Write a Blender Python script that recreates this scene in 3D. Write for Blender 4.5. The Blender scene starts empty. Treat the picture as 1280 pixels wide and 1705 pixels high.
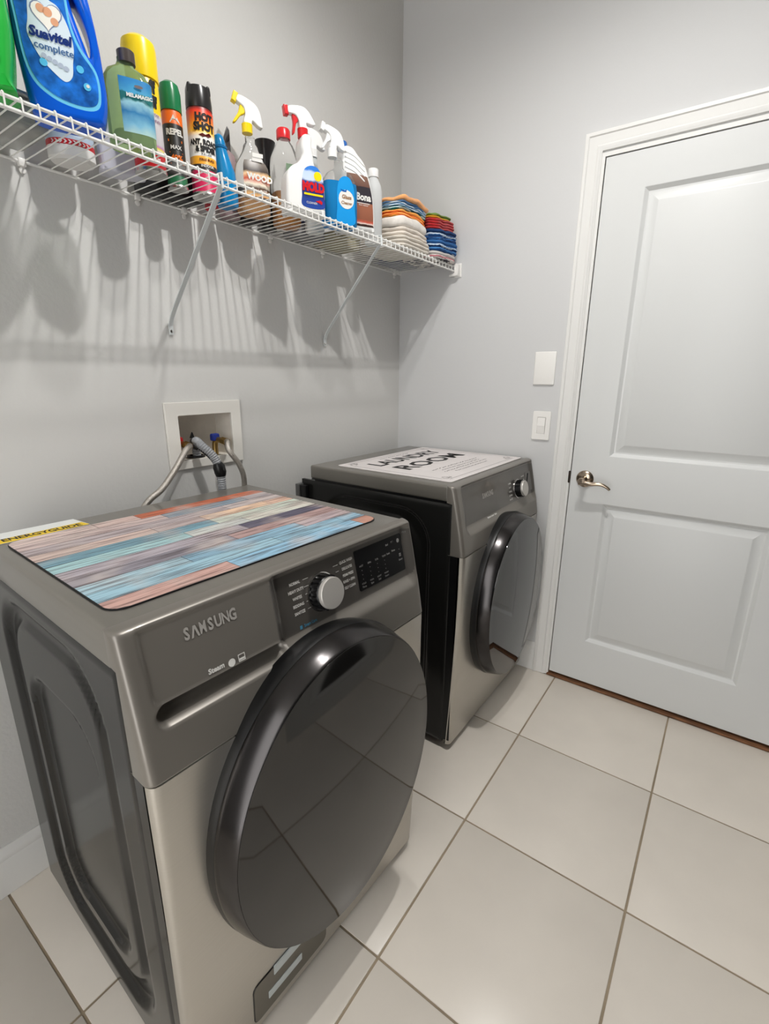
import bpy, bmesh, math, random
from math import sin, cos, pi, radians
from mathutils import Vector, Matrix, noise

S = bpy.context.scene
COL = S.collection

# ---------------------------------------------------------------- camera
cd = bpy.data.cameras.new('camera'); cam = bpy.data.objects.new('camera', cd); COL.objects.link(cam)
cd.sensor_fit = 'HORIZONTAL'; cd.sensor_width = 36.0; cd.lens = 804.1 / 1280 * 36.0
cd.clip_start = 0.05
_yaw, _pit, _rol = 0.62044, -0.27561, 0.0057
_r = Vector((cos(_yaw), sin(_yaw), 0)); _f = Vector((-sin(_yaw)*cos(_pit), cos(_yaw)*cos(_pit), sin(_pit)))
_u = _r.cross(_f); _r2 = cos(_rol)*_r + sin(_rol)*_u; _u2 = -sin(_rol)*_r + cos(_rol)*_u
m = Matrix.Identity(4)
for i in range(3):
    m[i][0] = _r2[i]; m[i][1] = _u2[i]; m[i][2] = -_f[i]; m[i][3] = (1.362, -2.0193, 1.3184)[i]
cam.matrix_world = m
S.camera = cam

# ---------------------------------------------------------------- world, lamps, exposure
w = bpy.data.worlds.new('world'); S.world = w; w.use_nodes = True
bg = w.node_tree.nodes['Background']; bg.inputs[0].default_value = (1.0, 0.995, 0.98, 1); bg.inputs[1].default_value = 3.8
def bulb(name, loc, power, rad):
    l = bpy.data.lights.new(name, 'SPOT'); l.energy = power; l.shadow_soft_size = rad; l.color = (1.0, 0.985, 0.96)
    l.spot_size = radians(162); l.spot_blend = 0.85      # recessed downlights: little light goes out sideways
    o = bpy.data.objects.new(name, l); o.location = loc; COL.objects.link(o)
bulb('ceiling_bulb', (1.12, -1.05, 2.86), 57, 0.024)
bulb('ceiling_bulb', (0.87, -1.07, 2.86), 25, 0.030)
S.view_settings.view_transform = 'Standard'; S.view_settings.look = 'None'
S.view_settings.exposure = 0.14; S.view_settings.gamma = 1.0; S.view_settings.use_curve_mapping = False

# ---------------------------------------------------------------- helpers
def lin(c):
    c = c / 255.0
    return c/12.92 if c <= 0.04045 else ((c+0.055)/1.055)**2.4
def rgb(r, g, b): return (lin(r), lin(g), lin(b), 1)

def mat(name, col, rough=0.5, metal=0.0, trans=0.0, bump=0.0, bscale=60, var=0.0, vscale=4, coat=0.0, ior=1.45, stretch=None, rand=0.0, alpha=1.0, sheen=0.0, spec=None):
    m = bpy.data.materials.new(name); m.use_nodes = True; nt = m.node_tree; b = nt.nodes['Principled BSDF']
    b.inputs['Base Color'].default_value = col; b.inputs['Roughness'].default_value = rough
    b.inputs['Metallic'].default_value = metal; b.inputs['Transmission Weight'].default_value = trans
    b.inputs['IOR'].default_value = ior; b.inputs['Coat Weight'].default_value = coat; b.inputs['Coat Roughness'].default_value = 0.05
    b.inputs['Alpha'].default_value = alpha; b.inputs['Sheen Weight'].default_value = sheen
    if spec is not None: b.inputs['Specular IOR Level'].default_value = spec
    tc = nt.nodes.new('ShaderNodeTexCoord')
    vec = tc.outputs['Object']
    if stretch:
        mp = nt.nodes.new('ShaderNodeMapping'); mp.inputs['Scale'].default_value = stretch
        nt.links.new(vec, mp.inputs['Vector']); vec = mp.outputs['Vector']
    if bump:
        n = nt.nodes.new('ShaderNodeTexNoise'); n.inputs['Scale'].default_value = bscale; n.inputs['Detail'].default_value = 3
        nt.links.new(vec, n.inputs['Vector'])
        bp = nt.nodes.new('ShaderNodeBump'); bp.inputs['Strength'].default_value = bump; bp.inputs['Distance'].default_value = 0.002
        nt.links.new(n.outputs['Fac'], bp.inputs['Height']); nt.links.new(bp.outputs['Normal'], b.inputs['Normal'])
    if var or rand:
        n = nt.nodes.new('ShaderNodeTexNoise'); n.inputs['Scale'].default_value = vscale; n.inputs['Detail'].default_value = 6
        nt.links.new(vec, n.inputs['Vector'])
        mr = nt.nodes.new('ShaderNodeMapRange'); mr.inputs['From Min'].default_value = 0.3; mr.inputs['From Max'].default_value = 0.7
        mr.inputs['To Min'].default_value = 1-var; mr.inputs['To Max'].default_value = 1+var
        nt.links.new(n.outputs['Fac'], mr.inputs['Value'])
        hs = nt.nodes.new('ShaderNodeHueSaturation'); hs.inputs['Color'].default_value = col
        val = mr.outputs['Result']
        if rand:
            oi = nt.nodes.new('ShaderNodeObjectInfo'); m2 = nt.nodes.new('ShaderNodeMapRange')
            m2.inputs['To Min'].default_value = 1-rand; m2.inputs['To Max'].default_value = 1+rand
            nt.links.new(oi.outputs['Random'], m2.inputs['Value'])
            mu = nt.nodes.new('ShaderNodeMath'); mu.operation = 'MULTIPLY'
            nt.links.new(val, mu.inputs[0]); nt.links.new(m2.outputs['Result'], mu.inputs[1]); val = mu.outputs[0]
        nt.links.new(val, hs.inputs['Value']); nt.links.new(hs.outputs['Color'], b.inputs['Base Color'])
    return m

def ramp_mat(name, stops, axis='Z', lo=0.0, hi=1.0, rough=0.4, nz=0.0, nscale=30, metal=0, bump=0.0, bscale=60, const=False):
    """colour bands along an object axis (printed labels, striped cloth)"""
    m = bpy.data.materials.new(name); m.use_nodes = True; nt = m.node_tree; b = nt.nodes['Principled BSDF']
    b.inputs['Roughness'].default_value = rough; b.inputs['Metallic'].default_value = metal
    tc = nt.nodes.new('ShaderNodeTexCoord'); sp = nt.nodes.new('ShaderNodeSeparateXYZ'); nt.links.new(tc.outputs['Object'], sp.inputs[0])
    mr = nt.nodes.new('ShaderNodeMapRange'); mr.inputs['From Min'].default_value = lo; mr.inputs['From Max'].default_value = hi
    v = sp.outputs[axis]
    if nz:
        n = nt.nodes.new('ShaderNodeTexNoise'); n.inputs['Scale'].default_value = nscale; nt.links.new(tc.outputs['Object'], n.inputs['Vector'])
        s = nt.nodes.new('ShaderNodeMath'); s.operation = 'MULTIPLY_ADD'; s.inputs[1].default_value = nz; nt.links.new(n.outputs['Fac'], s.inputs[0]); nt.links.new(v, s.inputs[2]); v = s.outputs[0]
    nt.links.new(v, mr.inputs['Value'])
    cr = nt.nodes.new('ShaderNodeValToRGB'); nt.links.new(mr.outputs[0], cr.inputs[0]); e = cr.color_ramp.elements
    if const: cr.color_ramp.interpolation = 'CONSTANT'
    e[0].position = stops[0][0]; e[0].color = stops[0][1]; e[1].position = stops[-1][0]; e[1].color = stops[-1][1]
    for p, c in stops[1:-1]:
        q = e.new(p); q.color = c
    nt.links.new(cr.outputs[0], b.inputs['Base Color'])
    if bump:
        n2 = nt.nodes.new('ShaderNodeTexNoise'); n2.inputs['Scale'].default_value = bscale; nt.links.new(tc.outputs['Object'], n2.inputs['Vector'])
        bp = nt.nodes.new('ShaderNodeBump'); bp.inputs['Strength'].default_value = bump; bp.inputs['Distance'].default_value = 0.002
        nt.links.new(n2.outputs['Fac'], bp.inputs['Height']); nt.links.new(bp.outputs['Normal'], b.inputs['Normal'])
    return m

def link(name, me, m, parent=None, loc=(0,0,0), rotz=0, smooth=35):
    o = bpy.data.objects.new(name, me)
    if m is not None:
        for q in (m if isinstance(m, (list, tuple)) else [m]): me.materials.append(q)
    if smooth:
        me.shade_smooth(); me.set_sharp_from_angle(angle=radians(smooth))
    o.location = loc; o.rotation_euler[2] = rotz
    if parent is not None: o.parent = parent
    COL.objects.link(o); return o

def meshdata(name, vs, fs):
    me = bpy.data.meshes.new(name); me.from_pydata([tuple(v) for v in vs], [], [tuple(f) for f in fs]); me.update()
    bm = bmesh.new(); bm.from_mesh(me); bmesh.ops.recalc_face_normals(bm, faces=bm.faces); bm.to_mesh(me); bm.free()
    return me

def frombm(name, bm):
    me = bpy.data.meshes.new(name); bmesh.ops.recalc_face_normals(bm, faces=bm.faces); bm.to_mesh(me); bm.free(); return me

def addbox(bm, a, b, bev=0.0, seg=2):
    r = bmesh.ops.create_cube(bm, size=1.0); vs = r['verts']
    for v in vs:
        v.co = Vector([(a[i]+b[i])/2 + v.co[i]*(b[i]-a[i]) for i in range(3)])
    if bev:
        es = list({e for v in vs for e in v.link_edges})
        bmesh.ops.bevel(bm, geom=es, offset=bev, segments=seg, affect='EDGES', profile=0.5)

def box(name, a, b, m, parent=None, bev=0.0, seg=2):
    bm = bmesh.new(); addbox(bm, a, b, bev, seg); return link(name, frombm(name, bm), m, parent)

def tube_geo(pts, r, seg=8, caps=True):
    P = [Vector(p) for p in pts]; n = len(P); rr = r if isinstance(r, (list, tuple)) else [r]*n
    T = [((P[min(i+1, n-1)]-P[max(i-1, 0)]).normalized()) for i in range(n)]
    up = Vector((0,0,1)) if abs(T[0].z) < 0.9 else Vector((1,0,0))
    N = (up - T[0]*up.dot(T[0])).normalized(); vs = []; fs = []
    for i in range(n):
        N = (N - T[i]*N.dot(T[i])).normalized(); B = T[i].cross(N)
        for k in range(seg):
            a = 2*pi*k/seg; vs.append(P[i] + (N*cos(a)+B*sin(a))*rr[i])
    for i in range(n-1):
        for k in range(seg):
            fs.append((i*seg+k, i*seg+(k+1) % seg, (i+1)*seg+(k+1) % seg, (i+1)*seg+k))
    if caps:
        fs.append(tuple(range(seg-1, -1, -1))); fs.append(tuple(range((n-1)*seg, n*seg)))
    return vs, fs
def tube(name, pts, r, m, parent=None, seg=8):
    vs, fs = tube_geo(pts, r, seg); return link(name, meshdata(name, vs, fs), m, parent)

def smoothpath(pts, k=8, closed=False):
    P = [Vector(p) for p in pts]; n = len(P); out = []
    rng = n if closed else n-1
    for i in range(rng):
        g = (lambda j: P[j % n]) if closed else (lambda j: P[max(0, min(n-1, j))])
        a, b, c, d = g(i-1), g(i), g(i+1), g(i+2)
        for t in range(k):
            t /= k
            out.append(0.5*((2*b)+(c-a)*t+(2*a-5*b+4*c-d)*t*t+(3*b-a-3*c+d)*t**3))
    if not closed: out.append(P[-1])
    return out

def sq(a, n):
    c, s = cos(a), sin(a)
    return (math.copysign(abs(c)**(2/n), c), math.copysign(abs(s)**(2/n), s))
def lathe(name, prof, m, parent=None, sx=1, sy=1, seg=36, n=2, cx=0, cy=0, phi=None, axis='Z', off=0.0, smooth=35, shift=None):
    """prof = [(r, z)]; phi=(a0,a1) gives an open patch (label)"""
    vs = []; fs = []; full = phi is None
    cols = seg if full else seg+1
    for (r, z) in prof:
        dx = shift(z) if shift else 0
        for k in range(cols):
            a = 2*pi*k/seg if full else phi[0]+(phi[1]-phi[0])*k/seg
            c, s = sq(a, n); x = cx+(sx*r+off)*c; y = cy+dx+(sy*r+off)*s
            vs.append((z, x, y) if axis == 'X' else (x, y, z))
    for i in range(len(prof)-1):
        for k in range(seg):
            k2 = (k+1) % cols if full else k+1
            fs.append((i*cols+k, i*cols+k2, (i+1)*cols+k2, (i+1)*cols+k))
    if full:
        if prof[0][0] > 1e-6: fs.append(tuple(range(cols-1, -1, -1)))
        if prof[-1][0] > 1e-6: fs.append(tuple(range((len(prof)-1)*cols, len(prof)*cols)))
    me = meshdata(name, vs, fs)
    if not full:
        pass
    else:
        bm = bmesh.new(); bm.from_mesh(me); bmesh.ops.remove_doubles(bm, verts=bm.verts, dist=1e-6); bmesh.ops.recalc_face_normals(bm, faces=bm.faces); bm.to_mesh(me); bm.free()
    return link(name, me, m, parent, smooth=smooth)

def curve_mesh(loops, depth, bevel=0.0, res=2):
    cu = bpy.data.curves.new('c', 'CURVE'); cu.dimensions = '2D'; cu.fill_mode = 'BOTH'
    cu.extrude = max(depth/2-bevel, 0); cu.bevel_depth = bevel; cu.bevel_resolution = res; cu.offset = -bevel
    for L in loops:
        s = cu.splines.new('POLY'); s.points.add(len(L)-1); s.use_cyclic_u = True
        for p, q in zip(s.points, L): p.co = (q[0], q[1], 0, 1)
    o = bpy.data.objects.new('c', cu); COL.objects.link(o); bpy.context.view_layer.update()
    me = bpy.data.meshes.new_from_object(o.evaluated_get(bpy.context.evaluated_depsgraph_get()))
    bpy.data.objects.remove(o); bpy.data.curves.remove(cu); return me
def plate(name, outline, x0, x1, m, parent=None, holes=(), bevel=0.0, res=3, smooth=35, plane='YZ', bulge=None):
    """outline in (y,z) [or (x,z) / (x,y)], extruded from x0 to x1"""
    me = curve_mesh([outline]+list(holes), abs(x1-x0), bevel, res); mid = (x0+x1)/2
    for v in me.vertices:
        a, b, c = v.co
        if plane == 'YZ': v.co = (mid+c, a, b)
        elif plane == 'XZ': v.co = (a, mid+c, b)
        else: v.co = (a, b, mid+c)
    bm = bmesh.new(); bm.from_mesh(me); bmesh.ops.recalc_face_normals(bm, faces=bm.faces); bm.to_mesh(me); bm.free()
    return link(name, me, m, parent, smooth=smooth)
def rrect(a0, b0, a1, b1, r, k=5):
    out = []
    for (cx, cy, s) in ((a1-r, b1-r, 0), (a0+r, b1-r, 90), (a0+r, b0+r, 180), (a1-r, b0+r, 270)):
        for i in range(k+1):
            t = radians(s+90*i/k); out.append((cx+r*cos(t), cy+r*sin(t)))
    return out
def sm2(pts, k=6): return [(p.x, p.y) for p in smoothpath([(a, b, 0) for a, b in pts], k, True)]

def text_geo(s, size, bold=0.0, shear=0.0, space=1.0, wide=1.0):
    cu = bpy.data.curves.new('t', 'FONT'); cu.body = s; cu.size = size; cu.align_x = 'CENTER'; cu.align_y = 'CENTER'
    cu.offset = bold; cu.shear = shear; cu.space_character = space; cu.resolution_u = 2
    o = bpy.data.objects.new('t', cu); COL.objects.link(o); bpy.context.view_layer.update()
    me = bpy.data.meshes.new_from_object(o.evaluated_get(bpy.context.evaluated_depsgraph_get()))
    vs = [(v.co.x*wide, v.co.y) for v in me.vertices]; fs = [tuple(p.vertices) for p in me.polygons]
    bpy.data.objects.remove(o); bpy.data.curves.remove(cu); bpy.data.meshes.remove(me)
    return vs, fs
def lettering(items, fn, m, parent, name='lettering'):
    """items = [(string, u, v, size, kw)]; fn(u,v)->xyz on the printed surface; one flat mesh"""
    marks = [it for it in items if not isinstance(it[0], str)]
    if name in ('lettering', 'yellow_print', 'picture', 'flowers', 'bubbles', 'arrows') and 0 < len(marks) <= 24 and len(items) > 1:
        for it in marks: lettering([it], fn, m, parent, 'printed_mark')
        items = [it for it in items if isinstance(it[0], str)]
        if not items: return None
    V = []; F = []
    for it in items:
        s, u, v, size = it[:4]; kw = it[4] if len(it) > 4 else {}
        if s is None:                       # a bar: size=(w,h)
            w_, h_ = size; vs = [(-w_/2, -h_/2), (w_/2, -h_/2), (w_/2, h_/2), (-w_/2, h_/2)]; fs = [(0, 1, 2, 3)]; rot = kw.get('rot', 0)
        elif isinstance(s, list):
            vs = [(a*size, b*size) for a, b in s]; fs = [tuple(range(len(s)))]; rot = kw.get('rot', 0)
        else:
            kw = dict(kw); rot = kw.pop('rot', 0); vs, fs = text_geo(s, size, **kw)
        o = len(V); c, sn = cos(rot), sin(rot)
        V += [fn(u+a*c-b*sn, v+a*sn+b*c) for a, b in vs]; F += [tuple(o+i for i in f) for f in fs]
    me = bpy.data.meshes.new(name); me.from_pydata([tuple(v) for v in V], [], F); me.update()
    return link(name, me, m, parent, smooth=0)

def thing(name, label, cat, loc=(0,0,0), rotz=0, group=None):
    o = bpy.data.objects.new(name, None); o.empty_display_size = 0.05; COL.objects.link(o)
    o.location = loc; o.rotation_euler[2] = rotz; o['label'] = label; o['category'] = cat
    if group: o['group'] = group
    return o
def tag(o, label, cat, group=None):
    o['label'] = label; o['category'] = cat
    if group: o['group'] = group
    return o
def struct(o): o['kind'] = 'structure'; return o

# ---------------------------------------------------------------- materials of the room
M_wallL = mat('wall_paint', rgb(210,209,206), 0.85, bump=0.35, bscale=90)
M_wallB = mat('wall_paint_back', rgb(206,206,206), 0.8, bump=0.15, bscale=90)
M_wallR = mat('charcoal_paint', rgb(52,50,48), 0.8)
M_ceil = mat('ceiling_paint', rgb(232,230,226), 0.9, bump=0.2)
M_trim = mat('trim_paint', rgb(226,225,222), 0.35)
M_door = mat('door_paint', rgb(214,215,214), 0.38, bump=0.03, bscale=200)
M_tile = mat('floor_tile', rgb(229,221,210), 0.32, var=0.035, vscale=5, rand=0.015, bump=0.05, bscale=25)
M_grout = mat('grout', rgb(158,143,122), 0.9, var=0.2, vscale=8, bump=0.3, bscale=200)
M_wood = mat('threshold_wood', rgb(112,74,46), 0.6, var=0.5, vscale=18, stretch=(1, 8, 8))

# ---------------------------------------------------------------- the setting
CZ = 2.9; XR = 1.80; YB = -3.3
struct(plate('wall_left', [(YB, -0.02), (0.0, -0.02), (0.0, CZ), (YB, CZ)], -0.12, 0, M_wallL, holes=[[(-1.2, 1.055), (-0.985, 1.055), (-0.985, 1.21), (-1.2, 1.21)]], smooth=0))
struct(plate('wall_back', [(-0.12, -0.02), (0.838, -0.02), (0.838, 2.062), (1.68, 2.062), (1.68, -0.02), (XR+.12, -0.02), (XR+.12, CZ), (-0.12, CZ)], 0, 0.12, M_wallB, plane='XZ', smooth=0))
struct(box('wall_right', (XR, YB, -0.02), (XR+.12, 0, CZ), M_wallR))
struct(box('rear_light_blocker', (0, YB-.12, -0.02), (0.85, YB, CZ), M_wallB))  # unseen partial wall, added to keep world light off the left floor
struct(box('ceiling', (-.12, YB, CZ), (XR+.12, .12, CZ+.1), M_ceil))
fl = struct(box('floor', (-.12, YB, -0.06), (XR+.12, .14, -0.0025), M_grout))
TS = 0.4531; gp = 0.0028
bm = bmesh.new(); addbox(bm, (gp, -TS+gp, -0.008), (TS-gp, -gp, 0), 0.0016, 2); tile_me = frombm('tile', bm)
first = None
for i in range(-2, 3):
    for j in range(0, 7):
        x0 = 0.8844+i*TS; x1 = x0+TS; y1 = -0.4603+TS-(j)*TS if j else 0; y1 = -0.4603-(j-1)*TS
        if x0 < 0 or x1 > XR or j == 0 or y1-TS < YB:   # cut tiles along the edges
            a = (max(x0, 0)+gp, max(y1-TS, YB)+gp, -0.008); b = (min(x1, XR)-gp, min(y1, 0.0)-gp, 0)
            if b[0]-a[0] < 0.02 or b[1]-a[1] < 0.02: continue
            o = box('tile', a, b, M_tile, fl, 0.0016); continue
        if first is None:
            first = link('tile', tile_me, M_tile, fl, (x0, y1, 0))
        else:
            o = bpy.data.objects.new('tile', tile_me); o.location = (x0, y1, 0); o.parent = fl; COL.objects.link(o)

def sweep_profile(prof, path, mapf):
    """prof = [(across, out)] ; path = list of (point, mitre direction) ; makes a mitred moulding"""
    vs = []; fs = []; n = len(prof)
    for (p, d) in path:
        for (a, h) in prof: vs.append(mapf(p[0]+d[0]*a, p[1]+d[1]*a, h))
    for i in range(len(path)-1):
        for k in range(n-1): fs.append((i*n+k, i*n+k+1, (i+1)*n+k+1, (i+1)*n+k))
    return vs, fs
casing_prof = [(0, 0), (0, .0165), (.004, .018), (.011, .018), (.0145, .0145), (.019, .0135), (.030, .0125), (.040, .0105), (.0445, .0125), (.049, .0115), (.053, .0085), (.058, .007), (.0595, 0.0)]
vs, fs = sweep_profile(casing_prof, [((.781, 0.001), (1, 0)), ((.781, 2.126), (1, -1)), ((1.74, 2.126), (-1, -1)), ((1.74, 0.001), (-1, 0))], lambda x, z, h: (x, -h, z))
struct(link('trim_1', meshdata('trim_1', vs, fs), M_trim, smooth=25))
# jamb lining the opening
vs = [];
struct(plate('trim_2', [(.838, 0), (.850, 0), (.850, 2.049), (1.668, 2.049), (1.668, 0), (1.68, 0), (1.68, 2.062), (.838, 2.062)], -0.004, 0.118, M_trim, plane='XZ', smooth=0))
base_prof = [(0, 0.0), (.0, .0145), (.098, .0145), (.104, .012), (.112, .0135), (.122, .0115), (.131, .006), (.137, .004), (.137, 0)]
def baseboard(name, p0, p1, out):
    vs = []; fs = []; n = len(base_prof)
    for p in (p0, p1):
        for (z, h) in base_prof: vs.append((p[0]+out[0]*h, p[1]+out[1]*h, z+0.0005))
    for k in range(n-1): fs.append((k, k+1, n+k+1, n+k))
    fs.append(tuple(range(n))); fs.append(tuple(range(2*n-1, n-1, -1)))
    return struct(link(name, meshdata(name, vs, fs), M_trim, smooth=25))
baseboard('baseboard_left', (0, YB), (0, 0), (1, 0))
baseboard('baseboard_back', (0.016, 0), (0.78, 0), (0, -1))
baseboard('baseboard_right', (XR, YB), (XR, 0), (-1, 0))

# door_1: two-panel moulded slab
DX0, DX1, DZ0, DZ1, DY = 0.8535, 1.6655, 0.022, 2.0455, -0.001
dr = bpy.data.objects.new('door_1', None); COL.objects.link(dr); struct(dr)
def door_slab():
    prof = [(0, 0), (.003, .001), (.015, .0115), (.020, .0125), (.024, .0115), (.047, .0012), (.051, 0.0)]
    P = [(0.985, 1.527, 0.215, 0.832), (0.985, 1.527, 1.018, 1.936)]
    bm = bmesh.new()
    def V(x, y, z): return bm.verts.new((x, y, z))
    vs_front = {}
    xs = [DX0, .985, 1.527, DX1]; zs = [DZ0, .215, .832, 1.018, 1.936, DZ1]
    G = [[V(x, DY, z) for z in zs] for x in xs]
    for i in range(3):
        for j in range(5):
            if i == 1 and j in (1, 3): continue
            bm.faces.new((G[i][j], G[i+1][j], G[i+1][j+1], G[i][j+1]))
    for j in (1, 3):
        prev = [G[1][j], G[2][j], G[2][j+1], G[1][j+1]]
        x0, x1, z0, z1 = xs[1], xs[2], zs[j], zs[j+1]
        for (a, d) in prof[1:]:
            cur = [V(x0+a, DY+d, z0+a), V(x1-a, DY+d, z0+a), V(x1-a, DY+d, z1-a), V(x0+a, DY+d, z1-a)]
            for k in range(4): bm.faces.new((prev[k], prev[(k+1) % 4], cur[(k+1) % 4], cur[k]))
            prev = cur
        bm.faces.new(prev)
    B = [V(DX0, DY+.035, DZ0), V(DX1, DY+.035, DZ0), V(DX1, DY+.035, DZ1), V(DX0, DY+.035, DZ1)]
    bm.faces.new(B)
    bm.faces.new([G[i][0] for i in range(4)]+[B[1], B[0]]); bm.faces.new([G[i][5] for i in range(4)]+[B[2], B[3]])
    bm.faces.new([G[0][j] for j in range(6)]+[B[3], B[0]]); bm.faces.new([G[3][j] for j in range(6)]+[B[2], B[1]])
    return frombm('door_slab', bm)
link('door_slab', door_slab(), M_door, dr, smooth=20)
M_nick = mat('satin_nickel', rgb(176,160,142), 0.22, 1.0)
M_dkmetal = mat('dark_strike', rgb(60,52,46), 0.35, 0.9)
M_shadowgap = mat('gap_shade_dark', rgb(70,66,62), 0.8)  # dark tone painted in for the shade between slab and jamb
hd = lathe('door_handle', [(0, 0), (.0335, 0), (.0335, .003), (.031, .0065), (.022, .0105), (.013, .0125), (.0115, .018), (.011, .046), (.0135, .050), (.0135, .062), (.011, .066), (0, .067)], M_nick, dr, axis='X', cx=0, cy=0, seg=40)
for v in hd.data.vertices: v.co = (0.909+v.co.y, DY-v.co.x, 0.923+v.co.z)
lev = [(.900, -.056, .916), (.920, -.057, .917), (.945, -.057, .9155), (.965, -.056, .918), (.985, -.054, .917), (1.003, -.052, .909), (1.014, -.050, .900)]
lv = tube('lever', smoothpath(lev, 5), [.0105-.0055*(i/30) for i in range(31)], M_nick, hd, 12)
for v in lv.data.vertices: pass
hd.data.update()
pl = plate('strike_plate', rrect(.8445, .900, .8530, .950, .004), -0.0075, -0.0042, M_dkmetal, dr, plane='XZ', bevel=.0008)
box('threshold', (.845, -0.012, 0.0005), (1.672, 0.10, 0.010), M_wood, dr, 0.003)
box('door_gap_shade', (.8505, 0.034, 0.012), (1.668, .045, 2.049), M_shadowgap, dr)  # dark sheet behind the slab, stands in for shade in the gap

# switch plates on the back wall
M_plate = mat('switch_plastic', rgb(236,234,230), 0.3)
t = thing('blank_wall_plate', 'white blank cover plate on the wall above the light switch', 'wall plate', (.707, 0, 1.349))
box('cover', (-.0425, -.0065, -.064), (.0425, -.0004, .064), M_plate, t, .0035, 3)
for s in (-1, 1):
    o = lathe('screw', [(0, 0), (.0032, 0), (.0032, .0006), (0, .0009)], M_plate, t, axis='X', seg=12)
    for v in o.data.vertices: v.co = (v.co.y, -.0064-v.co.x, v.co.z+s*.041)
t = thing('light_switch', 'white rocker light switch on the wall beside the door casing', 'light switch', (.714, 0, 1.1225))
plate('cover', rrect(-.0365, -.058, .0365, .058, .005), -.0065, -.0004, M_plate, t, holes=[rrect(-.0168, -.0335, .0168, .0335, .0015)], bevel=.0018, plane='XZ')
bm = bmesh.new()
v = [bm.verts.new(p) for p in [(-.0158, -.0045, -.0325), (.0158, -.0045, -.0325), (.0158, -.0095, .0), (-.0158, -.0095, 0), (-.0158, -.006, .0325), (.0158, -.006, .0325), (-.0158, -.001, -.0325), (.0158, -.001, -.0325), (-.0158, -.001, .0325), (.0158, -.001, .0325)]]
for f in ((0, 1, 2, 3), (3, 2, 5, 4), (0, 6, 7, 1), (4, 5, 9, 8), (0, 3, 4, 8, 6), (1, 7, 9, 5, 2)): bm.faces.new([v[i] for i in f])
link('rocker', frombm('rocker', bm), M_plate, t, smooth=0)

# ---------------------------------------------------------------- washing machine and dryer
M_deck = mat('deck_grey', rgb(126,122,115), 0.34, 0.35, var=0.03, vscale=3, stretch=(1, 20, 20), coat=0.3)
M_fascia = mat('fascia_grey', rgb(128,123,116), 0.36, 0.35, coat=0.2)
M_ctrl = mat('control_grey', rgb(104,100,95), 0.28, 0.45, coat=0.3)
M_front = mat('brushed_steel', rgb(190,186,178), 0.34, 0.8, var=0.02, vscale=6, stretch=(1, 1, 40))
M_side = mat('side_dark_paint', rgb(32,32,31), 0.18, 0.0, coat=0.0, spec=.36)
M_back = mat('back_steel', rgb(120,120,120), 0.5, 0.6)
M_blackp = mat('black_plastic', rgb(14,14,15), 0.35)
M_gloss = mat('black_glass', rgb(16,15,15), 0.045, 0.0, coat=0.25, ior=1.52)
M_disp = mat('display_black', rgb(20,20,21), 0.25, spec=.3)
M_ring = mat('black_chrome', rgb(64,62,62), 0.2, 0.95)
M_knob = mat('knob_silver', rgb(198,194,188), 0.35, 0.35)
M_chr = mat('chrome', rgb(200,198,195), 0.15, 1.0)
M_silver = mat('silver_print', rgb(190,186,180), 0.35, 0.3)
M_whitep = mat('white_print', rgb(225,223,218), 0.6)
M_greyp = mat('grey_print', rgb(150,148,145), 0.6)
M_bluep = mat('blue_print', rgb(70,135,165), 0.6)

W_, ZS = 0.69, 0.755
def sstep(t): t = max(0, min(1, t)); return t*t*(3-2*t)
def sdf(y, z, y0, z0, y1, z1, r):
    cx, cz = (y0+y1)/2, (z0+z1)/2; dx = abs(y-cx)-(y1-y0)/2+r; dz = abs(z-cz)-(z1-z0)/2+r
    return math.hypot(max(dx, 0), max(dz, 0))+min(max(dx, dz), 0)-r
def fascia_x(y, z, washer):
    t = (z-ZS)/(0.984-ZS); x = .674-.036*t-.010*t*t
    h = 0
    if washer:
        h = min(h, -.018*sstep(-sdf(y, z, -.437, .828, .0, 1.2, .030)/.028))
        h = min(h, -.030*sstep(-sdf(y, z, -.662, .826, -.405, .866, .020)/.013) if z < .866 else 0)
        h = min(h, -.004*sstep(-sdf(y, z, -.662, .861, -.40, 1.2, .02)/.005))
    else:
        h = min(h, -.014*sstep(-sdf(y, z, -.655, .812, .0, 1.2, .035)/.030))
    h *= sstep((.981-z)/.012)
    e = min(y+W_, -y); r = .014
    if e < r: x -= r-math.sqrt(max(0, r*r-(r-e)**2))
    e = .984-z; r = .010
    if e < r: x -= r-math.sqrt(max(0, r*r-(r-e)**2))
    e = z-ZS; r = .004
    if e < r: x -= r-math.sqrt(max(0, r*r-(r-e)**2))
    return x+h
def front_x(z):
    t = (z-.03)/(ZS-.03); return .654+.020*math.sin(pi*.5*min(1, t*1.15))

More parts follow.
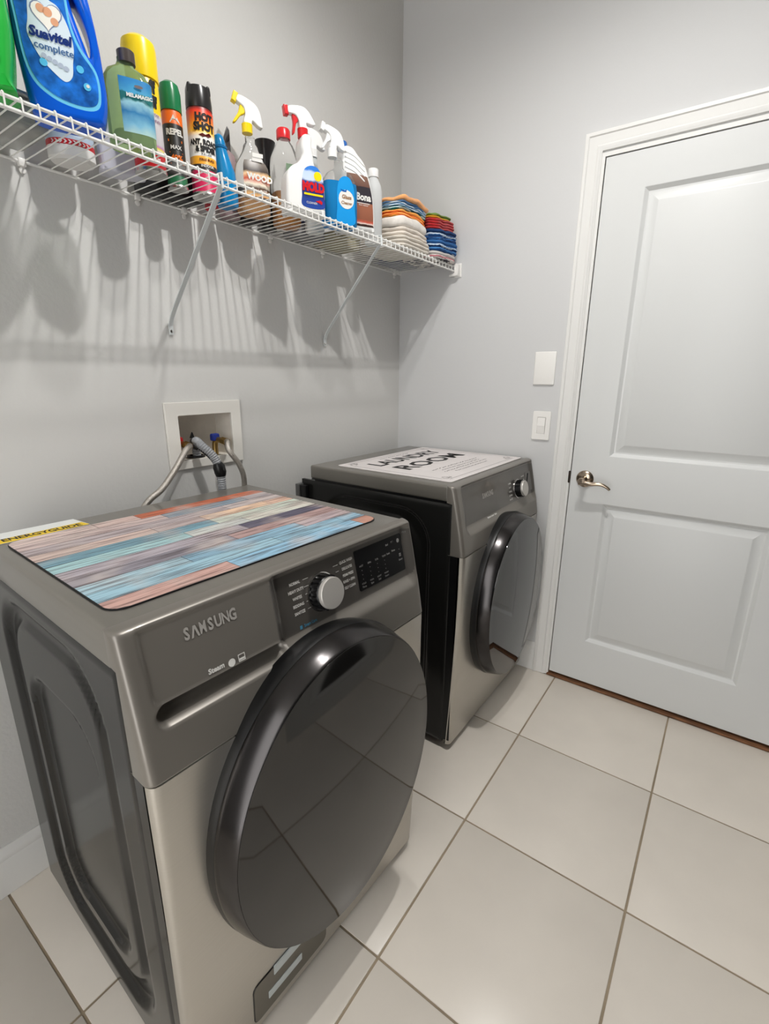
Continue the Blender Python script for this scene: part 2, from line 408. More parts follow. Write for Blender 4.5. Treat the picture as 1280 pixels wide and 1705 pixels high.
def machine(root, washer):
    # cabinet: back box, deck, feet
    cab = box('cabinet', (-.03, -.655, .035), (.600, -.004, .925), M_side, root, .006)
    dk = bmesh.new(); addbox(dk, (0.0, -W_+.002, .918 if washer else .932), (.606, -.002, .984), 0.008, 4)
    link('top_deck', frombm('top_deck', dk), M_deck, root, smooth=40)
    if not washer:
        box('deck_gap', (.02, -.683, .918), (.60, -.006, .934), M_blackp, root)
    for (x, y) in ((.05, -.62), (.05, -.07), (.58, -.62), (.58, -.07)):
        lathe('foot', [(0, 0), (.022, 0), (.024, .004), (.02, .014), (.012, .018), (.012, .04), (0, .04)], M_blackp, root, cx=x, cy=y, seg=16)
    # embossed side panel (near side) as a height field, outward = -y
    def side_h(x, z):
        h = 0
        h -= .014*sstep(-sdf(x, z, .06, .075, .548, .895, .13)/.018)
        h += .008*sstep(-sdf(x, z, .095, .115, .505, .855, .11)/.014)
        h -= .013*sstep(-sdf(x, z, .135, .16, .455, .735, .09)/.016)
        return h
    NX, NZ = 84, 110; vs = []; fs = []
    x0, x1, z0, z1 = -.048, .622, .03, .925
    for i in range(NX+1):
        for j in range(NZ+1):
            x = x0+(x1-x0)*i/NX; z = z0+(z1-z0)*j/NZ
            e = min(x-x0, x1-x, z-z0, z1-z); rr = .004
            rnd = rr-math.sqrt(max(0, rr*rr-(rr-e)**2)) if e < rr else 0
            vs.append((x, -W_-side_h(x, z)+rnd, z))
    for i in range(NX):
        for j in range(NZ):
            a = i*(NZ+1)+j; fs.append((a, a+1, a+NZ+2, a+NZ+1))
    # return flange
    def flange(idx):
        o = len(vs)
        for k in idx: v = vs[k]; vs.append((v[0], v[1]+.012, v[2]))
        for q in range(len(idx)-1): fs.append((idx[q], idx[q+1], o+q+1, o+q))
    flange([i*(NZ+1) for i in range(NX+1)]); flange([i*(NZ+1)+NZ for i in range(NX+1)])
    flange(list(range(NZ+1))); flange([NX*(NZ+1)+j for j in range(NZ+1)])
    link('side_panel', meshdata('side_panel', vs, fs), M_side, root, smooth=40)
    # lower front panel
    N = 24; vs = []; fs = []; ys = [-W_+.0, -W_+.003, -W_+.008, -W_+.016] + [-W_+.016+(W_-.032)*k/12 for k in range(1, 12)] + [-.016, -.008, -.003, 0]
    off = [.016, .0075, .0025, 0]+[0]*11+[0, .0025, .0075, .016]
    for j in range(N+1):
        z = .028+(ZS-.028)*j/N
        for y, o in zip(ys, off): vs.append((front_x(z)-o, y, z))
    n = len(ys)
    for j in range(N):
        for k in range(n-1): fs.append((j*n+k, j*n+k+1, (j+1)*n+k+1, (j+1)*n+k))
    b = len(vs); vs += [(.63, ys[k], .028) for k in range(n)]; fs += [(k, k+1, b+k+1, b+k) for k in range(n-1)]
    b = len(vs); vs += [(.63, ys[k], ZS) for k in range(n)]; fs += [(N*n+k, N*n+k+1, b+k+1, b+k) for k in range(n-1)]
    link('front_panel', meshdata('front_panel', vs, fs), M_front, root, smooth=50)
    for y in (-W_+.001,):
        box('front_edge', (.6235, y, .045), (.6500, y+.005, ZS-.002), M_blackp if not washer else M_side, root)
    # control fascia
    NY, NZ = 210, 84; vs = []; fs = []; mi = []
    for i in range(NY+1):
        for j in range(NZ+1):
            y = -W_+W_*i/NY; z = ZS+(.984-ZS)*j/NZ; vs.append((fascia_x(y, z, washer), y, z))
    for i in range(NY):
        for j in range(NZ):
            a = i*(NZ+1)+j; fs.append((a, a+1, a+NZ+2, a+NZ+1))
            y = -W_+W_*(i+.5)/NY; z = ZS+(.984-ZS)*(j+.5)/NZ
            lim = -.432 if washer else -.655
            mi.append(1 if (y > lim and sdf(y, z, lim, .854 if washer else .842, -.008, 1.2, .02) < 0 and z < .966) else 0)
    nf = len(fs)
    def fl2(idx, xx):
        o = len(vs)
        for k in idx: v = vs[k]; vs.append(((.604 if v[2] > .927 else .6235) if xx is None else xx, v[1], v[2]))
        for q in range(len(idx)-1): fs.append((idx[q], idx[q+1], o+q+1, o+q))
    fl2([i*(NZ+1) for i in range(NY+1)], .60); fl2([i*(NZ+1)+NZ for i in range(NY+1)], .60)
    fl2(list(range(NZ+1)), None); fl2([NY*(NZ+1)+j for j in range(NZ+1)], None)
    me = bpy.data.meshes.new('control_panel'); me.from_pydata(vs, [], fs); me.update()
    bm = bmesh.new(); bm.from_mesh(me); bmesh.ops.recalc_face_normals(bm, faces=bm.faces); bm.to_mesh(me); bm.free()
    cp = link('control_panel', me, [M_fascia, M_ctrl], root, smooth=60)
    for k in range(nf): me.polygons[k].material_index = mi[k]
    on = lambda y, z: (fascia_x(y, z, washer)+.0012, y, z)
    # door: black base ring, black-chrome bevel, dark glass
    yc, zc = (-.343, .538) if washer else (-.343, .510)   # the door is a tall oval; radii below are its half height
    def dl(name, prof, m_, sm=40): return lathe(name, [(r, x) for (x, r) in prof], m_, root, axis='X', cx=yc, cy=zc, seg=96, smooth=sm)
    d = bpy.data.objects.new('door', None); COL.objects.link(d); d.parent = root
    def ln(name, prof, m_, sm=40):
        o = lathe(name, [(r, x) for (x, r) in prof], m_, None, axis='X', cx=yc, cy=zc, seg=96, smooth=sm, sx=.872 if washer else .845); o.parent = d; return o
    ln('door_seal', [(.655, 0), (.655, .318), (.684, .324), (.694, .321), (.700, 0)], M_blackp)
    ln('door_ring', [(.692, .0), (.692, .320), (.696, .3215), (.701, .3205), (.734, .3110), (.7385, .3075), (.7385, 0)], M_ring, 30)
    R = .307
    ln('door_glass', [(.737, 0), (.737, R), (.7395, R-.0006)]+[(.7395+.012*(1-(q/10.)**2), R*q/10-(.001 if q == 10 else 0)) for q in range(10, 0, -1)]+[(.7515, 0)], M_gloss, 60)
    # knob
    ky, kz = (-.303, .907) if washer else (-.165, .885)
    kx = fascia_x(ky, kz, washer)
    kn = lathe('knob', [(0, 0), (.036, 0), (.036, .003), (.0325, .0045), (.0325, .022), (.031, .024), (0, .024)], M_blackp, root, axis='X', seg=48, cx=0, cy=0)
    cap = lathe('knob_cap', [(0, .023), (.0305, .023), (.0315, .026), (.0315, .031), (.030, .0335), (0, .0345)], M_knob, kn, axis='X', seg=48)
    bz = lathe('knob_bezel', [(.031, 0.0), (.039, 0.0), (.039, .0028), (.037, .004), (.034, .004)], M_chr, kn, axis='X', seg=48)
    tilt = Matrix.Rotation(-.19, 4, 'Y')
    for o in (kn, cap, bz):
        o.data.transform(Matrix.Translation((kx-.001, ky, kz)) @ tilt)
    bm = bmesh.new()
    for q in range(20):
        a = 2*pi*q/20; r1 = .0335
        c = Matrix.Translation((kx-.001, ky, kz)) @ tilt @ Matrix.Rotation(a, 4, 'X') @ Matrix.Translation((.013, 0, r1))
        r = bmesh.ops.create_cube(bm, size=1, matrix=c @ Matrix.Diagonal((.018, .0045, .003, 1)))
    g = link('knob_grip', frombm('knob_grip', bm), M_blackp, kn, smooth=0); g['kind'] = 'stuff'
    # brand lettering (the A is drawn without its bar)
    A_ = [(-.29, -.36), (-.15, -.36), (0, .16), (.15, -.36), (.29, -.36), (.085, .36), (-.085, .36)]
    sz, y0, z0_ = (.0255, -.550, .944) if washer else (.0245, -.441, .914)
    it = []; st = sz*.525
    for k, ch in enumerate('SAMSUNG'):
        u = y0+(k-3)*st*1.0
        if ch == 'A': it.append((A_, u, z0_, sz*.98))
        else: it.append((ch, u, z0_, sz, dict(bold=.0009 if ch not in 'MN' else .0005, wide=.74 if ch != 'M' else .62)))
    lettering(it, on, M_silver, cp)
    if washer:
        it = [('Steam', -.5565, .8745, .0115, dict(bold=.00045))]
        oval = [(.5*cos(2*pi*k/20), .5*sin(2*pi*k/20)) for k in range(20)]
        it.append((oval, -.529, .8715, .0130))
        for (du, dv, a_, b_) in ((0, .006, .014, .0016), (0, -.006, .014, .0016), (-.0065, 0, .0014, .013), (.0065, 0, .0014, .013), (0, -.0025, .011, .0035)):
            it.append((None, -.510+du*.9, .8725+dv*.9, (a_*.9, b_*.9)))
        lettering(it, on, M_whitep, cp)
        L = [('NORMAL', .944), ('HEAVY DUTY', .930), ('WHITES', .916), ('BEDDING', .902), ('SANITIZE', .888)]
        Rr = [('QUICK WASH', .946), ('DELICATES', .932), ('PERM PRESS', .918), ('RINSE + SPIN', .905), ('SELF CLEAN', .892)]
        it = [(s, -.3655, z, .0078, dict(bold=.0002, wide=.8)) for s, z in L]+[(s, -.2240, z, .0078, dict(bold=.0002, wide=.8)) for s, z in Rr]
        for k, (s, z) in enumerate(L): it.append((None, -.3385, z+.0005, (.014, .0008)))
        it.append((None, -.256, .945, (.014, .0008))); it.append((None, -.2535, .932, (.009, .0008)))
        lettering(it, on, M_whitep, cp)
        lettering([('Smart Care', -.345, .8605, .0082, dict(bold=.0002, wide=.85)), (None, -.369, .8605, (.006, .007))], on, M_bluep, cp)
        lettering([('VRT', -.021, .957, .0060)], on, M_greyp, cp)
        dp = [(-.218, .874), (-.214, .871), (-.056, .874), (-.050, .880), (-.056, .958), (-.060, .962), (-.212, .960), (-.217, .956)]
        vs = [(on(y, z)[0]+.0004, y, z) for y, z in rrect(-.197, .870, -.031, .957, .004)]
        vs2 = [(v[0]-.003, v[1], v[2]) for v in vs]; n = len(vs)
        ds = link('display', meshdata('display', vs+vs2, [tuple(range(n))]+[(k, (k+1) % n, n+(k+1) % n, n+k) for k in range(n)]), M_disp, cp, smooth=0)
        on2 = lambda y, z: (fascia_x(y+.021, z-.003, True)+.0022, y+.021, z-.003)
        it = []
        for c, (yy, nm) in enumerate(((-.203, 'HOT'), (-.176, 'SPIN'), (-.150, 'SOIL'), (-.124, 'TEMP'))):
            for rw in range(5):
                if rw == 0: it.append((nm, yy, .925, .0058))
                elif rw == 4: it.append((('COLD', 'HIGH', 'LIGHT', 'WARM')[c], yy, .925-.0095*rw, .0050))
                else: it.append(([(.5*cos(2*pi*k/8), .5*sin(2*pi*k/8)) for k in range(8)], yy, .925-.0095*rw, .0016))
            it.append(((('Temp', 'Spin', 'Soil', 'Steam'))[c], yy, .880, .0058))
        for (yy, zz, s_) in ((-.108, .946, 'Bed'), (-.088, .948, 'Pre'), (-.108, .926, 'Soak'), (-.088, .928, 'Rinse'), (-.066, .925, '+'), (-.066, .901, 'Smart')):
            it.append((s_, yy, zz, .0060, dict(bold=.0001)))
        it.append(([(.5*cos(2*pi*k/16), .5*sin(2*pi*k/16)) for k in range(16)], -.066, .946, .010)); 
        for (a_, b_) in ((0, 0), (.004, 0), (0, .004), (.004, .004)): it.append((None, -.068+a_, .910+b_, (.003, .003)))
        lettering(it, on2, M_greyp, ds)
        lettering([([(.5*cos(2*pi*k/16), .5*sin(2*pi*k/16)) for k in range(16)], -.066, .946, .0065)], lambda y, z: (on2(y, z)[0]+.0003, y, z), M_blackp, ds, 'ring_centre')
    else:
        it = [(s, -.242, z, .0078, dict(bold=.0002, wide=.9)) for s, z in (('NORMAL', .917), ('HEAVY', .902), ('TOWELS', .887), ('BEDDING', .872), ('SANITIZE', .857))]
        it += [(s, -.105, z, .0070, dict(bold=.0002, wide=.8)) for s, z in (('QUICK DRY', .925), ('DELICATES', .910), ('TIME DRY', .860))]
        it += [('Moisture Sensor  Steam', -.430, .836, .0080, dict(bold=.0003))]
        lettering(it, on, M_whitep, cp)
        vs = [(on(y, z)[0]+.0004, y, z) for y, z in rrect(-.076, .856, -.022, .935, .004)]
        vs2 = [(v[0]-.003, v[1], v[2]) for v in vs]; n = len(vs)
        link('display', meshdata('display', vs+vs2, [tuple(range(n))]+[(k, (k+1) % n, n+(k+1) % n, n+k) for k in range(n)]), M_ctrl, cp, smooth=0)
        box('display_edge', (.6385, -.080, .856), (.6425, -.0765, .935), M_blackp, cp)

wr = thing('washing_machine', 'grey front-load washing machine nearest the viewer with a wood-print mat on top', 'washing machine', (0.1391, -1.0496, 0), -0.0427)
machine(wr, True)
# drain filter door low on the washer, with two strips of tape
M_tape = mat('clear_tape', rgb(196,204,205), 0.35)
fx = lambda z: front_x(z)+.0006
def front_patch(name, y0, z0, y1, z1, m_, parent, r=.004, t_=.0012, sl=0.0):
    L = rrect(y0, z0, y1, z1, r, 3); vs = [(fx(z)+t_, y+sl*(z-z0), z) for y, z in L]+[(fx(z)-.002, y+sl*(z-z0), z) for y, z in L]; n = len(L)
    return link(name, meshdata(name, vs, [tuple(range(n)), tuple(range(2*n-1, n-1, -1))]+[(k, (k+1) % n, n+(k+1) % n, n+k) for k in range(n)]), m_, parent, smooth=30)
M_filter = mat('filter_door_grey', rgb(120,116,108), 0.4, 0.75)
fdr = front_patch('filter_door_gap', -.556, .048, -.353, .158, M_blackp, wr, .014, .0004)
fd2 = front_patch('filter_door', -.554, .050, -.355, .156, M_filter, wr, .013, .0016)
front_patch('tape_strip', -.505, .134, -.405, .158, M_tape, fd2, .001, .0028)
front_patch('tape_strip', -.520, .082, -.430, .102, M_tape, fd2, .001, .0028)

dy = thing('clothes_dryer', 'grey front-load clothes dryer beside the door, with a white lettered mat on top', 'clothes dryer', (0.063, -0.0010, 0), -0.010)
machine(dy, False)
box('rear_cover', (-.035, -.712, .845), (-.004, -.695, .905), M_blackp, dy, .002)
box('rear_cover', (-.055, -.716, .842), (-.036, -.684, .908), mat('rear_bracket_steel', rgb(120,121,120), .4, .7), dy, .001)

# ---------------------------------------------------------------- printed mats
def attr_mat(name, rough, grain):
    m = bpy.data.materials.new(name); m.use_nodes = True; nt = m.node_tree; b = nt.nodes['Principled BSDF']; b.inputs['Roughness'].default_value = rough
    at = nt.nodes.new('ShaderNodeAttribute'); at.attribute_name = 'Col'
    tc = nt.nodes.new('ShaderNodeTexCoord'); mp = nt.nodes.new('ShaderNodeMapping'); mp.inputs['Scale'].default_value = grain
    nt.links.new(tc.outputs['Object'], mp.inputs['Vector'])
    n = nt.nodes.new('ShaderNodeTexNoise'); n.inputs['Scale'].default_value = 1; n.inputs['Detail'].default_value = 8; n.inputs['Roughness'].default_value = .65
    nt.links.new(mp.outputs[0], n.inputs['Vector'])
    cr = nt.nodes.new('ShaderNodeValToRGB'); e = cr.color_ramp.elements; e[0].position = .30; e[0].color = (.12, .10, .10, 1); e[1].position = .53; e[1].color = (1, 1, 1, 1)
    q = e.new(.42); q.color = (.52, .47, .47, 1); q = e.new(.75); q.color = (1.0, .98, .97, 1)
    nt.links.new(n.outputs['Fac'], cr.inputs[0])
    n2 = nt.nodes.new('ShaderNodeTexNoise'); n2.inputs['Scale'].default_value = 9; nt.links.new(tc.outputs['Object'], n2.inputs['Vector'])
    mx0 = nt.nodes.new('ShaderNodeMix'); mx0.data_type = 'RGBA'; mx0.inputs[7].default_value = rgb(206,192,184)
    mr = nt.nodes.new('ShaderNodeMapRange'); mr.inputs['From Min'].default_value = .48; mr.inputs['From Max'].default_value = .75; mr.inputs['To Max'].default_value = .75
    nt.links.new(n2.outputs['Fac'], mr.inputs['Value']); nt.links.new(mr.outputs[0], mx0.inputs[0]); nt.links.new(at.outputs['Color'], mx0.inputs[6])
    mx = nt.nodes.new('ShaderNodeMix'); mx.data_type = 'RGBA'; mx.blend_type = 'MULTIPLY'; mx.inputs[0].default_value = 1
    nt.links.new(mx0.outputs[2], mx.inputs[6]); nt.links.new(cr.outputs[0], mx.inputs[7]); nt.links.new(mx.outputs[2], b.inputs['Base Color'])
    return m
M_planks = attr_mat('printed_planks', .55, (160, 7, 1))
M_rubber = mat('black_rubber', rgb(22,22,24), .7)
mt = thing('washer_top_mat', 'rubber mat printed with weathered coloured planks on the nearer machine', 'mat', wr.location+Vector((0, 0, .9845)), wr.rotation_euler[2])
plate('backing', rrect(.087, -.664, .566, -.044, .030), 0.0, .0022, M_rubber, mt, plane='XY', smooth=20)
rows = [[(-.50, (226,205,198)), (-.405, (222,196,188)), (-.044, (204,112,78))],
        [(-.36, (212,192,188)), (-.13, (138,156,170)), (-.044, (178,174,182))],
        [(-.22, (188,176,178)), (-.044, (204,192,190))],
        [(-.43, (214,190,180)), (-.31, (196,180,178)), (-.12, (240,206,176)), (-.044, (228,190,168))],
        [(-.31, (122,164,180)), (-.044, (206,218,204))],
        [(-.40, (168,206,210)), (-.25, (206,210,206)), (-.044, (222,222,210))],
        [(-.29, (180,172,180)), (-.044, (96,92,112))],
        [(-.35, (150,146,156)), (-.044, (182,152,148))],
        [(-.48, (172,202,214)), (-.20, (146,186,208)), (-.044, (190,172,176))],
        [(-.30, (160,198,214)), (-.11, (148,188,208)), (-.044, (150,186,206))],
        [(-.44, (206,166,156)), (-.10, (150,194,220)), (-.044, (196,146,128))]]
random.seed(4)
V = []; F = []; CC = []; X0, X1, Y0, Y1, RR = .0885, .5645, -.6625, -.0455, .0285
def inset(x):
    d = min(x-X0, X1-x)
    return RR-math.sqrt(max(0, RR*RR-(RR-d)**2)) if d < RR else 0
nr = len(rows); hgt = (X1-X0)/nr
for i, rw in enumerate(rows):
    xa, xb = X0+i*hgt+.0006, X0+(i+1)*hgt-.0006
    if i == 0: xa = X0
    if i == nr-1: xb = X1
    y = Y0
    for (ye, c) in rw:
        ye2 = min(ye, Y1); NS = 8; o = len(V)
        for s in range(NS+1):
            x = xa+(xb-xa)*s/NS; ins = inset(x)
            V.append((x, max(y+.0005, Y0+ins), .0026)); V.append((x, min(ye2-.0005, Y1-ins), .0026))
        for s in range(NS):
            F.append((o+2*s, o+2*s+1, o+2*s+3, o+2*s+2)); CC.append(c)
        y = ye2
me = meshdata('plank_print', V, F); ca = me.color_attributes.new('Col', 'FLOAT_COLOR', 'CORNER')
for p in me.polygons:
    for li in p.loop_indices: ca.data[li].color = rgb(*CC[p.index])
link('plank_print', me, M_planks, mt, smooth=0)

es = thing('energy_label', 'white paper energy label with a yellow strip, lying behind the plank mat', 'label', wr.location+Vector((0, 0, .9845)), wr.rotation_euler[2])
M_paper = mat('label_paper', rgb(226,228,226), .6); M_yel = mat('yellow_print', rgb(236,200,44), .55); M_black = mat('black_print', rgb(22,22,22), .6)
plate('paper', [(-.012+.012, -.676), (.083, -.668), (.074, -.497), (-.012+.012, -.505)], 0, .0006, M_paper, es, plane='XY', smooth=0)
plate('yellow_strip', [(.050, -.6745), (.0825, -.6685), (.0735, -.4975), (.043, -.503)], .0006, .0009, M_yel, es, plane='XY', smooth=0)
lettering([('ENERGYGUIDE', 0, 0, .029, dict(bold=.0008, wide=.78))], lambda u, v: (.0625-v+.0*u-.04*u*0, -.586+u, .0012), M_black, es)

mt2 = thing('dryer_top_mat', 'white mat lettered in black with the words laundry room on the dryer', 'mat', dy.location+Vector((0, 0, .9845)), dy.rotation_euler[2])
M_matw = mat('printed_mat_white', rgb(222,216,214), .6, var=.03, vscale=6)
plate('backing', rrect(.098, -.640, .590, -.022, .012), 0, .003, M_matw, mt2, plane='XY', smooth=20, bevel=.0006)
top = lambda u, v: (.342-v, -.331+u, .0034)
it = [('LAUNDRY', 0, .128, .098, dict(bold=.0026, wide=1.02)), ('ROOM', .0, .008, .112, dict(bold=.0028, wide=1.34))]
lettering(it, top, M_black, mt2)
it = [(None, 0, .222, (.54, .0022)), (None, 0, -.222, (.54, .0022)), (None, -.285, 0, (.0022, .40)), (None, .285, 0, (.0022, .40))]
for sx_ in (-1, 1):
    for sy_ in (-1, 1):
        for q in range(9):
            a = q/8*pi*1.5; it.append((None, sx_*(.262+.012*cos(a)), sy_*(.2+.012*sin(a)), (.008, .003), dict(rot=a+pi/2)))
            it.append((None, sx_*(.235+.02*q/8), sy_*(.208-.006*sin(q)), (.006, .002), dict(rot=q)))
random.seed(3)
for ln_, (v_, w0) in enumerate(((.195, .20), (-.100, .36), (-.123, .30), (-.146, .34), (-.169, .26))):
    u = -w0/2
    while u < w0/2:
        ww = random.uniform(.006, .018); it.append((None, u+ww/2, v_+random.uniform(-.002, .002), (ww, .0045), dict(rot=random.uniform(-.3, .3)))); u += ww+.004
lettering(it, top, mat('grey_ink', rgb(120,116,116), .6), mt2, 'ornament')['kind'] = 'stuff'

# ---------------------------------------------------------------- washer outlet box, hoses
bx = thing('washer_outlet_box', 'white recessed plumbing outlet box in the wall above the washer', 'outlet box', (0, -1.094, 1.14))
M_boxp = mat('box_plastic', rgb(232,229,222), .4); M_boxin = mat('box_inside', rgb(222,216,206), .6, var=.08, vscale=20)
plate('frame', rrect(-.134, -.104, .134, .098, .003), .0003, .009, M_boxp, bx, holes=[rrect(-.094, -.077, .096, .058, .004)], bevel=.0015)
bm = bmesh.new(); a = (-.082, -.0955, -.079); b = (.0005, .0975, .060)
v = [bm.verts.new(p) for p in ((b[0], a[1], a[2]), (b[0], b[1], a[2]), (b[0], b[1], b[2]), (b[0], a[1], b[2]), (a[0], a[1], a[2]), (a[0], b[1], a[2]), (a[0], b[1], b[2]), (a[0], a[1], b[2]))]
for f in ((4, 5, 6, 7), (0, 1, 5, 4), (2, 3, 7, 6), (0, 4, 7, 3), (1, 2, 6, 5)): bm.faces.new([v[i] for i in f])
link('recess', frombm('recess', bm), M_boxin, bx, smooth=0)
M_brass = mat('brass', rgb(176,146,90), .3, .95); M_blue = mat('blue_handle', rgb(32,52,140), .4); M_red = mat('red_handle', rgb(190,40,44), .4)
for (y, mm_, nm) in ((-.080, M_red, 'hot'), (.052, M_blue, 'cold')):
    vlv = tube('valve', smoothpath([(-.03, y, -.078), (-.03, y, -.045), (-.022, y+.002, -.030), (.004, y+.004, -.030)], 4), .0095, M_brass, bx, 14)
    plate('valve_handle', rrect(y-.018, -.032, y+.010, -.008, .006), -.030, -.014, mm_, vlv, bevel=.003)
    o = tube('valve_nut', [(.004, y+.004, -.030), (.020, y+.006, -.033)], .0125, M_brass, vlv, 6)
lathe('drain_opening', [(.028, -.0785), (.028, -.072), (.021, -.072), (.021, -.0785)], M_blackp, bx, cx=-.035, cy=-.018, seg=24)

M_braid = mat('braided_steel', rgb(186,180,172), .32, .9, bump=.9, bscale=420)
def hose(name, label, pts, r, m_, cat='hose'):
    o = thing(name, label, cat, pts[0]); P = smoothpath([tuple(Vector(p)-Vector(pts[0])) for p in pts], 8)
    tube('hose', P, r, m_, o, 14); return o, P
h1, P = hose('water_hose', 'braided steel water hose running down leftward from the red valve', [(.022, -1.171, 1.107), (.040, -1.180, 1.110), (.060, -1.208, 1.100), (.072, -1.250, 1.058), (.082, -1.305, 1.008), (.088, -1.352, .982), (.078, -1.38, .93), (.060, -1.40, .80), (.060, -1.40, .60)], .0088, M_braid)
tube('hose_nut', [tuple(P[0]), tuple(P[5])], .011, M_brass, h1, 6)
h2, P = hose('water_hose', 'braided steel water hose curving down rightward from the blue valve', [(.022, -1.034, 1.107), (.050, -1.052, 1.110), (.070, -1.064, 1.088), (.080, -1.040, 1.045), (.080, -1.022, 1.00), (.075, -1.018, .94), (.075, -1.02, .80), (.075, -1.03, .60)], .0088, M_braid)
tube('hose_nut', [tuple(P[0]), tuple(P[5])], .011, M_brass, h2, 6)
M_hoseg = mat('grey_hose', rgb(150,152,155), .45)
vs = [(-.032, -1.112, 1.055), (-.025, -1.115, 1.10), (.010, -1.137, 1.118), (.040, -1.140, 1.108), (.062, -1.118, 1.075), (.072, -1.105, 1.035), (.074, -1.103, .99), (.076, -1.104, .93), (.076, -1.106, .70)]
h3 = thing('drain_hose', 'grey corrugated drain hose hooked over the box edge by a black clip', 'hose', vs[0])
P = smoothpath([tuple(Vector(p)-Vector(vs[0])) for p in vs], 14); n = len(P)
tube('hose', P, [.0125+(.0013 if k % 2 else -.0005) for k in range(n)], M_hoseg, h3, 16)
lo = [(p[0], p[1], p[2]-.0085) for p in P[10:74]]
tube('hose_guide', lo, [.0095]*len(lo), M_blackp, h3, 12)
tube('cuff', [P[64], P[68], P[74], P[78]], [.013, .0185, .0185, .015], M_blackp, h3, 16)
tube('clip_collar', [P[14], P[20], P[28]], [.014, .0185, .014], M_blackp, h3, 16)
plate('clip_tab', [(.012, .072), (.020, .090), (.026, .072)], .02, .026, M_blackp, h3)
for o_ in h3.children:
    if o_.name.startswith('clip_tab'):
        for v in o_.data.vertices: v.co += Vector((.0, -.044, 0))

# ---------------------------------------------------------------- wire shelf
M_wire = mat('white_wire', rgb(236,235,231), .35)
SZ = 1.7665; SD = .289; YE = -.006; YS = -2.25
sh = thing('wire_shelf', 'long white ventilated wire shelf on the left wall with two slanted braces', 'shelf', (0, 0, 0))
tube('back_rod', [(.0065, YS, SZ-.004), (.0065, YE, SZ-.004)], .0031, M_wire, sh, 10)
tube('front_rod', [(SD, YS, SZ-.004), (SD, YE, SZ-.004)], .0031, M_wire, sh, 10)
tube('front_rod', [(SD+.001, YS, SZ-.0215), (SD+.001, YE, SZ-.0215)], .0034, M_wire, sh, 10)
vs, fs = tube_geo([(.0025, 0, SZ), (SD+.003, 0, SZ), (SD+.0052, 0, SZ-.0025), (SD+.0055, 0, SZ-.023)], .00145, 6)
wm = meshdata('deck_wire', vs, fs); k = 0; y = -.0126+0
y = -1.586+.0260*60
while y > YS+.01:
    if k == 0: o = link('deck_wire', wm, M_wire, sh, (0, y, 0))
    else:
        o = bpy.data.objects.new('deck_wire', wm); o.location = (0, y, 0); o.parent = sh; COL.objects.link(o)
    y -= .0260; k += 1
M_brace = mat('brace_steel', rgb(214,218,218), .4)
def brace(yt, yb):
    def sec(p, hw, th, d): return p
    pts = [Vector((SD+.002, yt, SZ-.022)), Vector((SD*.5, (yt+yb)/2, SZ-.022-.142)), Vector((.030, yb, 1.492)), Vector((.012, yb, 1.470)), Vector((.0045, yb, 1.452)), Vector((.004, yb, 1.428))]
    vs = []; fs = []
    for i, p in enumerate(pts):
        t = (pts[min(i+1, len(pts)-1)]-pts[max(i-1, 0)]).normalized(); nrm = Vector((-t.z, 0, t.x)).normalized()
        for (a, b) in ((-.0065, -.0016), (.0065, -.0016), (.0065, .0016), (-.0065, .0016)):
            vs.append(p+Vector((0, a, 0))+nrm*b)
    n = len(pts)
    for i in range(n-1):
        for q in range(4): fs.append((i*4+q, i*4+(q+1) % 4, i*4+4+(q+1) % 4, i*4+4+q))
    fs += [(3, 2, 1, 0), tuple(range(4*n-4, 4*n))]
    b = link('brace', meshdata('brace', vs, fs), M_brace, sh, smooth=20)
    o = lathe('screw', [(0, .0045), (.005, .0045), (.004, .0075), (0, .0085)], M_chr, b, axis='X', cx=yb, cy=1.437, seg=12)
    tube('brace_hook', [(SD+.008, yt, SZ-.028), (SD+.006, yt, SZ+.004), (SD-.004, yt, SZ+.003)], .003, M_brace, b, 8)
brace(-1.188, -1.177); brace(-.554, -.527)
for yy in (-1.92, -1.49, -1.234, -1.10, -.784, -.529, -.054):
    c = box('wall_clip', (.0005, yy-.007, SZ-.014), (.012, yy+.007, SZ+.002), M_plate, sh, .002)
    lathe('screw', [(0, .003), (.0065, .003), (.0065, .006), (0, .0075)], M_plate, c, axis='X', cx=yy, cy=SZ-.020, seg=12)
eb = plate('end_bracket', [(SD-.022, SZ-.040), (SD+.016, SZ-.040), (SD+.020, SZ-.034), (SD+.020, SZ+.004), (SD+.010, SZ+.008), (SD+.003, SZ+.002), (SD+.003, SZ-.028), (SD-.022, SZ-.034)], -.024, -.0005, M_plate, sh, plane='XZ', bevel=.0015)
box('end_bracket_plate', (SD-.006, -.004, SZ-.044), (SD+.026, -.0005, SZ+.010), M_plate, sh, .001)

# ---------------------------------------------------------------- things on the shelf
TOP = SZ+.0022; A = radians(-25)
def put(name, label, cat, x, y, s0=0.0, a=A, group=None):
    return thing(name, label, cat, (x-sin(a)*s0, y+cos(a)*s0, TOP), a, group)
def pm(n_, r_, g_, b_, rough=.28, **k): return mat(n_, rgb(r_, g_, b_), rough, **k)
M_clear = mat('clear_plastic', (.93, .93, .92, 1), .06, trans=.92, ior=1.12)
M_whitepl = pm('white_bottle_plastic', 236, 236, 234)
M_redpl = pm('red_plastic', 206, 34, 40); M_yelpl = pm('yellow_plastic', 250, 215, 20); M_bluepl = pm('blue_cap', 36, 96, 170)
M_blackpl = pm('black_cap', 34, 32, 33); M_tin = mat('can_metal', rgb(190,188,184), .25, .95)
def flat(x): return lambda u, v: (x, u, v)
def cyl(r, off=.0009, sx=1, sy=1): return lambda u, v: ((r*sx+off)*cos(u/r), (r*sy+off)*sin(u/r), v)

